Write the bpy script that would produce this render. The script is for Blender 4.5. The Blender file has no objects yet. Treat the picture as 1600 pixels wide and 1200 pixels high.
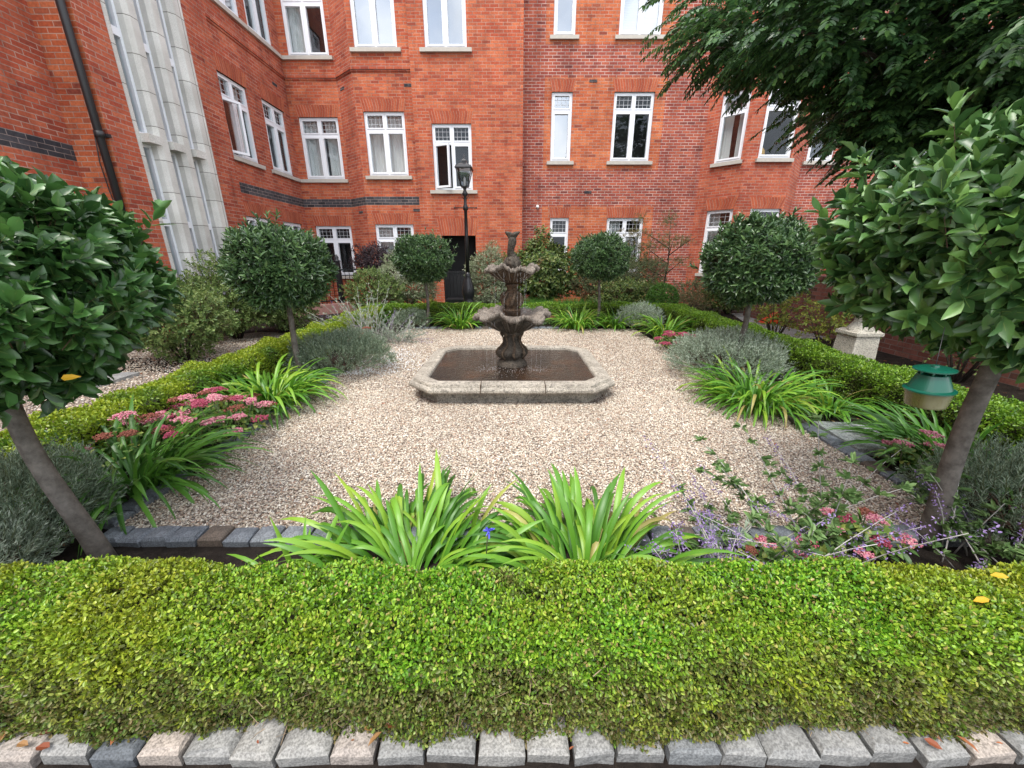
import bpy, math, random
import numpy as np
from mathutils import Vector, Matrix
rad = math.radians
rng = np.random.default_rng(7)
random.seed(7)
SC = bpy.context.scene
COL = SC.collection

# ------------------------------------------------------------------ camera, sky, sun, exposure
cam = bpy.data.cameras.new("camera"); camo = bpy.data.objects.new("camera", cam); COL.objects.link(camo)
camo.location = (0, 0, 1.5); camo.rotation_euler = (math.atan(3.0), 0, 0)
cam.sensor_width = 36; cam.lens = 36 * 600 / 1600; cam.clip_start = 0.05; cam.clip_end = 500
SC.camera = camo
SC.view_settings.view_transform = 'Standard'; SC.view_settings.look = 'None'
SC.view_settings.exposure = 1.50; SC.view_settings.gamma = 1
SUN_EL, SUN_AZ = 66, 205     # azimuth measured clockwise from +Y
wd = bpy.data.worlds.new("World"); SC.world = wd; wd.use_nodes = True
wn, wl = wd.node_tree.nodes, wd.node_tree.links
wn.clear()
wo = wn.new('ShaderNodeOutputWorld'); wb = wn.new('ShaderNodeBackground'); wb.inputs[1].default_value = 0.12
sky = wn.new('ShaderNodeTexSky'); sky.sky_type = 'NISHITA'; sky.sun_disc = False
sky.sun_elevation = rad(SUN_EL); sky.sun_rotation = rad(SUN_AZ); sky.air_density = 1.2; sky.dust_density = 2.0
wt = wn.new('ShaderNodeTexCoord'); wz = wn.new('ShaderNodeTexNoise'); wz.inputs['Scale'].default_value = 2.3; wz.inputs['Detail'].default_value = 7; wz.inputs['Roughness'].default_value = .58
wr = wn.new('ShaderNodeValToRGB'); wr.color_ramp.elements[0].position = .36; wr.color_ramp.elements[1].position = .56
wr.color_ramp.elements[0].color = (.35, .35, .35, 1); wr.color_ramp.elements[1].color = (1, 1, 1, 1)
wz2 = wn.new('ShaderNodeTexNoise'); wz2.inputs['Scale'].default_value = 5; wz2.inputs['Detail'].default_value = 6
wr2 = wn.new('ShaderNodeValToRGB'); wr2.color_ramp.elements[0].position = .3; wr2.color_ramp.elements[1].position = .7
wr2.color_ramp.elements[0].color = (3.4, 3.8, 4.5, 1); wr2.color_ramp.elements[1].color = (9.0, 9.0, 9.1, 1)
wm = wn.new('ShaderNodeMix'); wm.data_type = 'RGBA'
wl.new(wt.outputs['Generated'], wz.inputs['Vector']); wl.new(wt.outputs['Generated'], wz2.inputs['Vector'])
wl.new(wz.outputs[0], wr.inputs[0]); wl.new(wz2.outputs[0], wr2.inputs[0])
wl.new(wr.outputs[0], wm.inputs[0]); wl.new(sky.outputs[0], wm.inputs[6]); wl.new(wr2.outputs[0], wm.inputs[7])
wl.new(wm.outputs[2], wb.inputs[0]); wl.new(wb.outputs[0], wo.inputs[0])
sun = bpy.data.lights.new("sun", 'SUN'); sun.energy = 1.5; sun.angle = rad(26); sun.color = (1, .955, .89)
suno = bpy.data.objects.new("sun", sun); COL.objects.link(suno)
sd = Vector((math.sin(rad(SUN_AZ)) * math.cos(rad(SUN_EL)), math.cos(rad(SUN_AZ)) * math.cos(rad(SUN_EL)), math.sin(rad(SUN_EL))))
suno.rotation_euler = sd.to_track_quat('Z', 'Y').to_euler()
SC.cycles.max_bounces = 6; SC.cycles.diffuse_bounces = 3; SC.cycles.glossy_bounces = 3
SC.cycles.transmission_bounces = 4; SC.cycles.transparent_max_bounces = 8

# ------------------------------------------------------------------ material helpers
class NT:
    def __init__(s, name):
        s.m = bpy.data.materials.new(name); s.m.use_nodes = True
        s.n, s.l = s.m.node_tree.nodes, s.m.node_tree.links; s.n.clear()
        s.out = s.n.new('ShaderNodeOutputMaterial')
    def node(s, t, **k):
        x = s.n.new(t)
        for a, b in k.items():
            if a.startswith('_'): setattr(x, a[1:], b)
            else: x.inputs[a.replace('~', ' ')].default_value = b
        return x
    def link(s, a, b): s.l.new(a, b)
    def ramp(s, fac, stops, interp='LINEAR'):
        r = s.n.new('ShaderNodeValToRGB'); r.color_ramp.interpolation = interp; e = r.color_ramp.elements
        while len(e) < len(stops): e.new(.5)
        for i, (p, c) in enumerate(stops): e[i].position = p; e[i].color = (*c, 1) if len(c) == 3 else c
        s.l.new(fac, r.inputs[0]); return r.outputs[0]
    def mix(s, f, a, b, mode='MIX'):
        x = s.n.new('ShaderNodeMix'); x.data_type = 'RGBA'; x.blend_type = mode
        for v, i in ((f, 0), (a, 6), (b, 7)):
            if isinstance(v, (int, float)): x.inputs[i].default_value = v
            elif isinstance(v, tuple): x.inputs[i].default_value = (*v, 1)
            else: s.l.new(v, x.inputs[i])
        return x.outputs[2]
    def noise(s, scale, detail=4, rough=.5, coord='Object'):
        t = s.n.new('ShaderNodeTexCoord'); x = s.n.new('ShaderNodeTexNoise')
        x.inputs['Scale'].default_value = scale; x.inputs['Detail'].default_value = detail; x.inputs['Roughness'].default_value = rough
        s.l.new(t.outputs[coord], x.inputs['Vector']); return x.outputs[0]
    def bump(s, h, strength=.5, dist=.01):
        b = s.n.new('ShaderNodeBump'); b.inputs['Strength'].default_value = strength; b.inputs['Distance'].default_value = dist
        s.l.new(h, b.inputs['Height']); return b.outputs[0]
    def principled(s, col, rough=.6, normal=None, metal=0, spec=.5, **k):
        p = s.n.new('ShaderNodeBsdfPrincipled')
        if isinstance(col, tuple): p.inputs['Base Color'].default_value = (*col, 1)
        else: s.l.new(col, p.inputs['Base Color'])
        if isinstance(rough, (int, float)): p.inputs['Roughness'].default_value = rough
        else: s.l.new(rough, p.inputs['Roughness'])
        p.inputs['Metallic'].default_value = metal; p.inputs['Specular IOR Level'].default_value = spec
        if normal is not None: s.l.new(normal, p.inputs['Normal'])
        for a, b in k.items(): p.inputs[a.replace('_', ' ')].default_value = b
        return p
    def done(s, sh): s.l.new(sh, s.out.inputs[0]); return s.m

def leaf_mat(name, cols, rough=.45, transl=.25, patch=None, pscale=1.5, plo=.5, phi=.65, low=None, spec=.5, back=None, tail=None):
    """leaf colours vary leaf by leaf; patch = second leaf colour in drifts; low = (z, colour list) browner leaves low on the plant"""
    t = NT(name); g = t.node('ShaderNodeNewGeometry')
    n = len(cols); k_ = .93 if tail else 1; c = t.ramp(g.outputs['Random Per Island'], [(k_ * i / max(1, n - 1), cols[i]) for i in range(n)] + ([(.955, tail), (1, tail)] if tail else []))
    if patch:
        f = t.ramp(t.noise(pscale, 3), [(plo, (0, 0, 0)), (phi, (1, 1, 1))])
        pc = t.ramp(g.outputs['Random Per Island'], [(i / max(1, len(patch) - 1), patch[i]) for i in range(len(patch))])
        c = t.mix(f, c, pc)
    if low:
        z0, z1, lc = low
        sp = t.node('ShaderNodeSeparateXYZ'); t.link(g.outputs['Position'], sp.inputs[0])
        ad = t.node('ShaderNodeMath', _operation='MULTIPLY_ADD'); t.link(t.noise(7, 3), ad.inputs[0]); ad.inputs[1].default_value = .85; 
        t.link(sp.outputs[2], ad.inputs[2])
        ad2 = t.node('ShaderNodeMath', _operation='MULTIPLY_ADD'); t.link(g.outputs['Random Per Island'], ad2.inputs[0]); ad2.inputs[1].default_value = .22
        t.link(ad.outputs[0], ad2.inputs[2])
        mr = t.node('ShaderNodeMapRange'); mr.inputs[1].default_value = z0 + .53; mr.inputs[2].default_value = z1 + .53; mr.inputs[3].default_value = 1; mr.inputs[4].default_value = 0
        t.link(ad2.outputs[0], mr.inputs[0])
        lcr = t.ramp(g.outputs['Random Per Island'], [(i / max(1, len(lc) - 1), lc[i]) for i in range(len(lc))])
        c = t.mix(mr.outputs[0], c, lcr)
    if back:
        c = t.mix(g.outputs['Backfacing'], c, back)
    p = t.principled(c, rough, spec=spec)
    if transl > 0:
        tr = t.node('ShaderNodeBsdfTranslucent'); t.link(c, tr.inputs[0])
        mx = t.node('ShaderNodeMixShader'); mx.inputs[0].default_value = transl
        t.link(p.outputs[0], mx.inputs[1]); t.link(tr.outputs[0], mx.inputs[2])
        return t.done(mx.outputs[0])
    return t.done(p.outputs[0])

def plain(name, col, rough=.6, metal=0, spec=.5, var=.0, nscale=20, bump=0, bscale=60, bdist=.003, **k):
    t = NT(name); c = col
    if var: c = t.mix(t.noise(nscale, 5, .6), tuple(x * (1 - var) for x in col), tuple(min(1, x * (1 + var)) for x in col))
    nm = t.bump(t.noise(bscale, 4), bump, bdist) if bump else None
    return t.done(t.principled(c, rough, nm, metal, spec, **k).outputs[0])

def brick_mat(name, c1, c2, c3, mortar, bw=.225, rh=.075, ms=.0055, bump=.5, vert=False, dark=None):
    t = NT(name); uv = t.node('ShaderNodeUVMap')
    src = uv.outputs[0]
    b = t.node('ShaderNodeTexBrick'); b.offset = 0.5 if not vert else 0.0
    b.inputs['Scale'].default_value = 1; b.inputs['Brick Width'].default_value = bw; b.inputs['Row Height'].default_value = rh
    b.inputs['Mortar Size'].default_value = ms; b.inputs['Mortar Smooth'].default_value = .25; b.inputs['Bias'].default_value = 0
    b.inputs['Color1'].default_value = (0, 0, 0, 1); b.inputs['Color2'].default_value = (1, 1, 1, 1); b.inputs['Mortar'].default_value = (.5, .5, .5, 1)
    t.link(src, b.inputs['Vector'])
    stops = [(0, c1), (.35, c2), (.75, c3), (1, dark or c1)]
    c = t.ramp(b.outputs['Color'], stops)
    nz = t.node('ShaderNodeTexNoise'); nz.inputs['Scale'].default_value = 1.1; nz.inputs['Detail'].default_value = 5; t.link(src, nz.inputs['Vector'])
    big = t.ramp(nz.outputs[0], [(.3, (.80, .76, .78)), (.68, (1.12, 1.14, 1.1))])
    c = t.mix(1.0, c, big, 'MULTIPLY')
    n2 = t.node('ShaderNodeTexNoise'); n2.inputs['Scale'].default_value = 28; n2.inputs['Detail'].default_value = 6; t.link(src, n2.inputs['Vector'])
    c = t.mix(1.0, c, t.ramp(n2.outputs[0], [(.3, (.78, .78, .8)), (.7, (1.18, 1.17, 1.15))]), 'MULTIPLY')
    n3 = t.node('ShaderNodeTexNoise'); n3.inputs['Scale'].default_value = 2.2; n3.inputs['Detail'].default_value = 8; n3.inputs['Roughness'].default_value = .7; t.link(src, n3.inputs['Vector'])
    mc = t.mix(t.ramp(n3.outputs[0], [(.42, (0, 0, 0)), (.6, (1, 1, 1))]), tuple(x * .55 for x in mortar), mortar)
    c = t.mix(b.outputs['Fac'], c, mc)
    n4 = t.node('ShaderNodeTexNoise'); n4.inputs['Scale'].default_value = 1.7; n4.inputs['Detail'].default_value = 9; n4.inputs['Roughness'].default_value = .75; t.link(src, n4.inputs['Vector'])
    c = t.mix(t.ramp(n4.outputs[0], [(.62, (0, 0, 0)), (.80, (.35, .35, .35))]), c, (.48, .38, .35))
    mp = t.node('ShaderNodeMapping'); mp.inputs['Scale'].default_value = (2.6, .35, 1); t.link(src, mp.inputs[0])
    n5 = t.node('ShaderNodeTexNoise'); n5.inputs['Scale'].default_value = 1.3; n5.inputs['Detail'].default_value = 6; n5.inputs['Roughness'].default_value = .65; t.link(mp.outputs[0], n5.inputs['Vector'])
    c = t.mix(1.0, c, t.ramp(n5.outputs[0], [(.30, (.70, .66, .66)), (.48, (1, 1, 1)), (.75, (1.1, 1.08, 1.06))]), 'MULTIPLY')
    inv = t.node('ShaderNodeMath', _operation='SUBTRACT'); inv.inputs[0].default_value = 1; t.link(b.outputs['Fac'], inv.inputs[1])
    ad = t.node('ShaderNodeMath', _operation='MULTIPLY_ADD'); t.link(n2.outputs[0], ad.inputs[0]); ad.inputs[1].default_value = .6; t.link(inv.outputs[0], ad.inputs[2])
    p = t.principled(c, .88, t.bump(ad.outputs[0], bump, .008), spec=.25)
    return t.done(p.outputs[0])

M = {}
MORT = (.46, .33, .28)
M['brick'] = brick_mat('red_brick', (.37, .075, .038), (.45, .105, .05), (.52, .15, .07), (.46, .29, .22), ms=.0065, dark=(.28, .06, .036))
M['brick_side'] = brick_mat('red_brick_side', (.36, .072, .04), (.42, .095, .05), (.49, .135, .07), (.46, .29, .23), ms=.007, dark=(.28, .056, .036))
M['brick_orange'] = brick_mat('orange_brick', (.40, .088, .038), (.49, .125, .05), (.56, .17, .072), (.47, .32, .25), ms=.0065, dark=(.25, .06, .038))
M['brick_dark'] = brick_mat('plum_brick', (.26, .06, .045), (.33, .075, .05), (.41, .105, .06), (.56, .41, .36), ms=.008, dark=(.17, .045, .038))
M['brick_blue'] = brick_mat('blue_brick', (.045, .045, .052), (.06, .06, .068), (.085, .082, .09), (.33, .26, .24), dark=(.03, .03, .035))
M['brick_soldier'] = brick_mat('soldier_brick', (.36, .078, .04), (.43, .105, .05), (.49, .14, .065), (.44, .28, .21), bw=.068, rh=.6, ms=.005, vert=True, dark=(.31, .07, .045))
M['brick_garden'] = brick_mat('old_garden_brick', (.16, .06, .045), (.22, .085, .065), (.27, .12, .09), (.26, .22, .19), dark=(.10, .05, .04))
M['unlit_room'] = plain('dark_room', (.025, .024, .024), .9)  # near-black colour stands in for the shade of rooms behind the openings
M['upvc'] = plain('white_window_paint', (.80, .82, .86), .35, var=.04, nscale=3)
M['sill'] = plain('stone_sill', (.46, .43, .38), .85, var=.22, nscale=9, bump=.4)
M['stonebay'] = None
def stone_bay():
    t = NT('granite_bay'); uv = t.node('ShaderNodeUVMap')
    b = t.node('ShaderNodeTexBrick'); b.offset = 0; b.inputs['Scale'].default_value = 1; b.inputs['Brick Width'].default_value = 9; b.inputs['Row Height'].default_value = .52
    b.inputs['Mortar Size'].default_value = .006; b.inputs['Color1'].default_value = (.56, .55, .52, 1); b.inputs['Color2'].default_value = (.68, .67, .63, 1); b.inputs['Mortar'].default_value = (.18, .17, .15, 1)
    t.link(uv.outputs[0], b.inputs['Vector'])
    sp = t.ramp(t.noise(150, 2), [(.35, (.72, .72, .72)), (.65, (1.2, 1.2, 1.2))])
    c = t.mix(1, b.outputs[0], sp, 'MULTIPLY')
    c = t.mix(1, c, t.ramp(t.noise(2.5, 5), [(.3, (.8, .8, .78)), (.7, (1.1, 1.1, 1.1))]), 'MULTIPLY')
    return t.done(t.principled(c, .85, t.bump(b.outputs['Fac'], -.5, .006)).outputs[0])
M['stonebay'] = stone_bay()
def glass(name, refl, tint=(.9, .95, .95)):
    t = NT(name); tr = t.node('ShaderNodeBsdfTransparent'); tr.inputs[0].default_value = (*tint, 1)
    gl = t.node('ShaderNodeBsdfGlossy'); gl.inputs['Roughness'].default_value = .02; gl.inputs['Color'].default_value = (.92, .96, 1, 1)
    nz = t.bump(t.noise(1.6, 1), .12, .02); t.link(nz, gl.inputs['Normal'])
    mx = t.node('ShaderNodeMixShader'); mx.inputs[0].default_value = refl
    t.link(tr.outputs[0], mx.inputs[1]); t.link(gl.outputs[0], mx.inputs[2]); return t.done(mx.outputs[0])
M['glass_sky'] = glass('glass_mirroring_sky', .40)
M['glass_mid'] = glass('glass_with_sheen', .14)
M['glass_dark'] = glass('glass_clear', .05)
M['curtain'] = plain('net_curtain', (.62, .62, .62), .9, var=.08)
M['blind'] = plain('blind', (.6, .63, .66), .7)
M['lead'] = plain('lead_came', (.45, .46, .48), .5)
M['black'] = plain('black_paint', (.012, .012, .014), .35, var=.2, bump=.15, bscale=40)
M['blackpipe'] = plain('black_pipe', (.02, .02, .022), .45)
M['lampglass'] = glass('lamp_glass', .18, (.75, .77, .78))
M['granite'] = None
def granite(name, base, dark=.5):
    t = NT(name); info = t.node('ShaderNodeObjectInfo'); 
    c = t.mix(t.ramp(t.noise(130, 3, .7), [(.38, (0, 0, 0)), (.6, (1, 1, 1))]), tuple(x * dark for x in base), base)
    c = t.mix(1, c, t.ramp(t.noise(9, 5, .6), [(.3, (.62, .62, .62)), (.7, (1.18, 1.16, 1.12))]), 'MULTIPLY')
    c = t.mix(1, c, t.ramp(info.outputs['Random'], [(0, (.88, .89, .9)), (.5, (1, 1, 1)), (1, (1.12, 1.10, 1.07))]), 'MULTIPLY')
    return t.done(t.principled(c, .75, t.bump(t.noise(45, 6, .6), .7, .006), spec=.4).outputs[0])
M['granite'] = granite('grey_granite', (.31, .31, .305))
M['granite_pink'] = granite('pinkish_granite', (.40, .355, .325))
M['granite_dark2'] = granite('mid_granite', (.22, .235, .25))
M['granite_dark'] = granite('dark_granite', (.12, .135, .155))
M['granite_edge'] = granite('blue_grey_granite', (.21, .235, .27))
M['granite_edge_brown'] = granite('brown_granite', (.16, .13, .11))
def weathered(name, a, b, c3, s=6):
    t = NT(name); c = t.mix(t.ramp(t.noise(s, 9, .75), [(.38, (0, 0, 0)), (.62, (1, 1, 1))]), a, b)
    c = t.mix(t.ramp(t.noise(s * 7.5, 8, .75), [(.50, (0, 0, 0)), (.66, (.9, .9, .9))]), c, c3)
    sp = t.ramp(t.noise(85, 5, .75), [(.36, (.35, .34, .33)), (.5, (1, 1, 1)), (.66, (1.35, 1.33, 1.28))])
    c = t.mix(1, c, sp, 'MULTIPLY')
    return t.done(t.principled(c, .8, t.bump(t.noise(30, 8, .75), 1, .02), spec=.3).outputs[0])
M['basin'] = weathered('weathered_basin_stone', (.30, .27, .225), (.50, .455, .385), (.085, .08, .07), 4)
M['bowl'] = weathered('mossy_bowl_stone', (.045, .038, .030), (.13, .108, .085), (.014, .012, .010), 8)
M['wetstone'] = weathered('wet_carved_stone', (.05, .035, .025), (.11, .065, .035), (.018, .015, .013), 14)
M['rimstone2'] = weathered('carved_relief_stone', (.07, .05, .035), (.17, .12, .08), (.015, .012, .01), 12)
M['rimstone'] = weathered('pale_bowl_rim', (.15, .125, .105), (.30, .26, .22), (.035, .030, .025), 9)
M['urn'] = weathered('pale_limestone', (.46, .43, .36), (.56, .53, .45), (.30, .28, .24), 5)
def water_mat():
    t = NT('brown_water'); c = t.ramp(t.noise(3.2, 6, .65), [(.3, (.006, .005, .004)), (.5, (.024, .014, .008)), (.68, (.06, .026, .011)), (.8, (.09, .07, .03))])
    p = t.principled(c, .04, t.bump(t.noise(22, 5, .65), .8, .03), spec=.6)
    return t.done(p.outputs[0])
M['water'] = water_mat()
t = NT('water_drops'); g_ = t.principled((.85, .88, .9), .1, spec=.8, Alpha=.5); M['drops'] = t.done(g_.outputs[0])
def soil_mat():
    t = NT('dark_soil'); c = t.ramp(t.noise(9, 9, .72), [(.3, (.012, .009, .008)), (.55, (.034, .026, .021)), (.75, (.075, .058, .045))])
    return t.done(t.principled(c, .95, t.bump(t.noise(40, 8, .75), 1, .03), spec=.2).outputs[0])
M['soil'] = soil_mat()
def gravel_mat():
    t = NT('gravel_bed'); tc = t.node('ShaderNodeTexCoord'); v = t.node('ShaderNodeTexVoronoi'); v.inputs['Scale'].default_value = 62; t.link(tc.outputs['Object'], v.inputs['Vector'])
    sp = t.node('ShaderNodeSeparateColor'); t.link(v.outputs['Color'], sp.inputs[0])
    c = t.ramp(sp.outputs[0], [(0, (.26, .21, .17)), (.25, (.42, .36, .30)), (.5, (.54, .48, .41)), (.7, (.43, .33, .26)), (.85, (.62, .58, .53)), (1, (.3, .28, .26))])
    e = t.ramp(v.outputs['Distance'], [(.3, (1, 1, 1)), (.62, (.25, .22, .2))])
    c = t.mix(1, c, e, 'MULTIPLY')
    return t.done(t.principled(c, .85, t.bump(v.outputs['Distance'], -.9, .012), spec=.3).outputs[0])
M['gravel'] = gravel_mat()
def pebble_mat():
    t = NT('pebbles'); g = t.node('ShaderNodeNewGeometry')
    c = t.ramp(g.outputs['Random Per Island'], [(0, (.24, .19, .155)), (.10, (.42, .35, .29)), (.3, (.60, .54, .46)), (.42, (.72, .68, .61)), (.54, (.44, .30, .23)), (.61, (.55, .49, .42)), (.72, (.80, .78, .73)), (.86, (.36, .34, .32)), (.93, (.58, .46, .38)), (.97, (.84, .83, .81))], 'CONSTANT')
    big = t.ramp(t.noise(.9, 5, .65), [(.3, (.88, .83, .76)), (.7, (1.14, 1.10, 1.02))])
    c = t.mix(1, c, big, 'MULTIPLY')
    return t.done(t.principled(c, .7, spec=.35).outputs[0])
M['pebble'] = pebble_mat()
M['whitepebble'] = plain('white_chippings', (.8, .8, .8), .7)
def bark(name, a, b):
    t = NT(name); c = t.mix(t.ramp(t.noise(14, 7, .65), [(.35, (0, 0, 0)), (.65, (1, 1, 1))]), a, b)
    return t.done(t.principled(c, .9, t.bump(t.noise(75, 6, .7), .9, .006), spec=.25).outputs[0])
M['bark'] = bark('grey_bay_bark', (.075, .066, .056), (.18, .16, .14))
M['bark_dark'] = bark('dark_bark', (.035, .028, .022), (.07, .055, .042))
M['twig'] = plain('brown_twig', (.10, .055, .035), .8)
M['hedge_twig'] = plain('hedge_twig', (.26, .19, .12), .8, var=.5, nscale=30)
M['greentwig'] = plain('green_twig', (.10, .12, .05), .7)
# leaves
M['bay_near'] = leaf_mat('bay_leaf', [(.017, .055, .014), (.034, .095, .023), (.055, .145, .032), (.09, .21, .045)], .36, .16, spec=.65)
M['bay_light'] = leaf_mat('bay_leaf_light', [(.024, .07, .02), (.052, .13, .034), (.09, .20, .048), (.17, .32, .07)], .38, .2, spec=.65)
M['bay_far'] = leaf_mat('bay_leaf_far', [(.024, .056, .022), (.05, .105, .038), (.08, .155, .052), (.13, .22, .075)], .32, .15, spec=.6)
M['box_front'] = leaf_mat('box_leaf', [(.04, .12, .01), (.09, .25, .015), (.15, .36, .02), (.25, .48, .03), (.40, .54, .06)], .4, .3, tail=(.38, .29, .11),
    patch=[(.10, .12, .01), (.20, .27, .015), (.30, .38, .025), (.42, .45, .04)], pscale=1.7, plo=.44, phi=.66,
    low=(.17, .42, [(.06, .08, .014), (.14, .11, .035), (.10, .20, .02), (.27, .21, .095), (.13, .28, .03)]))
M['box_yellow'] = leaf_mat('box_leaf_yellow', [(.14, .20, .01), (.22, .33, .015), (.32, .42, .025), (.40, .46, .04)], .4, .3,
    patch=[(.05, .12, .015), (.11, .22, .02), (.16, .30, .03)], pscale=2.2, plo=.52, phi=.66)
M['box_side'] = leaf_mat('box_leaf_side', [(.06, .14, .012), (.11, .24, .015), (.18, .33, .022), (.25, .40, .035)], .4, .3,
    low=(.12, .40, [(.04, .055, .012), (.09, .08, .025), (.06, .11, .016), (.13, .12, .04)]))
M['box_ball'] = leaf_mat('box_leaf_ball', [(.035, .10, .012), (.06, .16, .015), (.10, .22, .025)], .45, .25)
M['box_core'] = plain('box_twigs', (.03, .028, .014), .95, var=.5, nscale=25)
M['strap'] = leaf_mat('strap_leaf', [(.045, .14, .018), (.08, .23, .022), (.13, .32, .03), (.19, .40, .04), (.30, .46, .04)], .38, .32, spec=.5, tail=(.42, .36, .12))
M['strap_deep'] = leaf_mat('strap_leaf_deep', [(.04, .12, .02), (.07, .20, .028), (.10, .27, .035), (.14, .33, .04)], .38, .3, spec=.5)
M['silver'] = leaf_mat('silver_leaf', [(.16, .21, .15), (.24, .31, .22), (.34, .41, .31), (.46, .52, .43)], .7, .15)
M['silver_dark'] = leaf_mat('grey_green_leaf', [(.08, .12, .075), (.13, .19, .115), (.21, .28, .18), (.34, .41, .30)], .7, .15)
M['sage_stem'] = leaf_mat('silver_stem', [(.28, .27, .25), (.42, .41, .38), (.52, .50, .48)], .8, 0)
M['sage_flower'] = leaf_mat('mauve_flower', [(.16, .10, .26), (.25, .17, .38), (.34, .26, .46)], .8, .1)
M['sage_leaf'] = leaf_mat('sage_leaf', [(.07, .15, .04), (.12, .22, .06), (.20, .30, .11)], .6, .25)
M['sedum_leaf'] = leaf_mat('sedum_leaf', [(.05, .12, .03), (.10, .20, .045), (.17, .29, .06), (.30, .32, .07)], .5, .2)
M['sedum_pink'] = leaf_mat('sedum_pink', [(.42, .10, .16), (.58, .17, .25), (.70, .30, .36), (.62, .40, .36)], .8, .1)
M['sedum_deep'] = leaf_mat('sedum_deep', [(.25, .03, .06), (.36, .05, .10), (.50, .12, .19)], .8, .1)
M['sedum_brown'] = leaf_mat('sedum_brown', [(.15, .045, .03), (.23, .07, .045), (.30, .11, .07)], .85, .05)
M['shrub_lime'] = leaf_mat('lime_leaf', [(.06, .12, .03), (.12, .20, .05), (.20, .29, .08), (.32, .40, .14)], .5, .3)
M['shrub_green'] = leaf_mat('shrub_leaf', [(.04, .085, .018), (.075, .13, .028), (.13, .19, .045), (.20, .23, .06)], .45, .25, patch=[(.11, .06, .03), (.16, .10, .04)], pscale=3, plo=.6, phi=.72)
M['variegated'] = leaf_mat('variegated_leaf', [(.10, .16, .07), (.22, .28, .14), (.36, .40, .26), (.48, .50, .36)], .5, .25)
M['dusky'] = leaf_mat('dusky_leaf', [(.035, .06, .025), (.07, .105, .04), (.12, .16, .06), (.17, .15, .07)], .6, .2)
M['maple'] = leaf_mat('maple_leaf', [(.07, .10, .035), (.13, .15, .05), (.20, .13, .06), (.22, .20, .08)], .6, .3)
M['purple'] = leaf_mat('purple_leaf', [(.02, .012, .018), (.045, .025, .035), (.07, .05, .055)], .5, .15)
M['yellowleaf'] = leaf_mat('yellow_leaf', [(.12, .18, .03), (.24, .30, .05), (.38, .38, .06)], .5, .3)
M['pinnate'] = leaf_mat('pinnate_leaf', [(.022, .058, .02), (.042, .105, .034), (.068, .16, .05), (.12, .245, .06)], .34, .25, spec=.6)
M['grass'] = leaf_mat('grass_blade', [(.04, .13, .015), (.07, .19, .02), (.11, .26, .03)], .5, .3)
M['dead'] = leaf_mat('fallen_leaf', [(.20, .05, .02), (.35, .12, .04), (.16, .07, .035), (.45, .26, .08)], .7, .1)
M['midrib'] = plain('leaf_midrib', (.16, .24, .06), .5)
M['gold'] = leaf_mat('golden_leaf', [(.55, .30, .02), (.70, .42, .03)], .6, .2)
M['bloom'] = leaf_mat('blue_bloom', [(.10, .10, .60), (.17, .17, .8)], .6, .2)
M['trapgreen'] = plain('green_plastic', (.004, .075, .048), .28, spec=.6)
t = NT('cloudy_plastic'); p_ = t.principled(t.ramp(t.noise(7, 3), [(.4, (.09, .075, .02)), (.6, (.17, .16, .09))]), .25, spec=.6, Alpha=.86); M['trapcup'] = t.done(p_.outputs[0])
M['orange'] = plain('orange_plastic', (.75, .07, .015), .4)
M['orange_pale'] = plain('orange_edge', (.8, .35, .12), .5)
M['slab'] = weathered('paving_slab', (.34, .35, .35), (.45, .45, .43), (.24, .25, .26), 4)
M['timber'] = weathered('silvery_board', (.30, .33, .33), (.40, .43, .42), (.2, .22, .22), 4)
M['pinkstone'] = plain('pink_plinth', (.42, .22, .18), .85, var=.2, nscale=6)
M['chair'] = plain('mustard_cushion', (.45, .25, .05), .8)
M['white'] = plain('white_fitting', (.85, .85, .82), .5)

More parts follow.
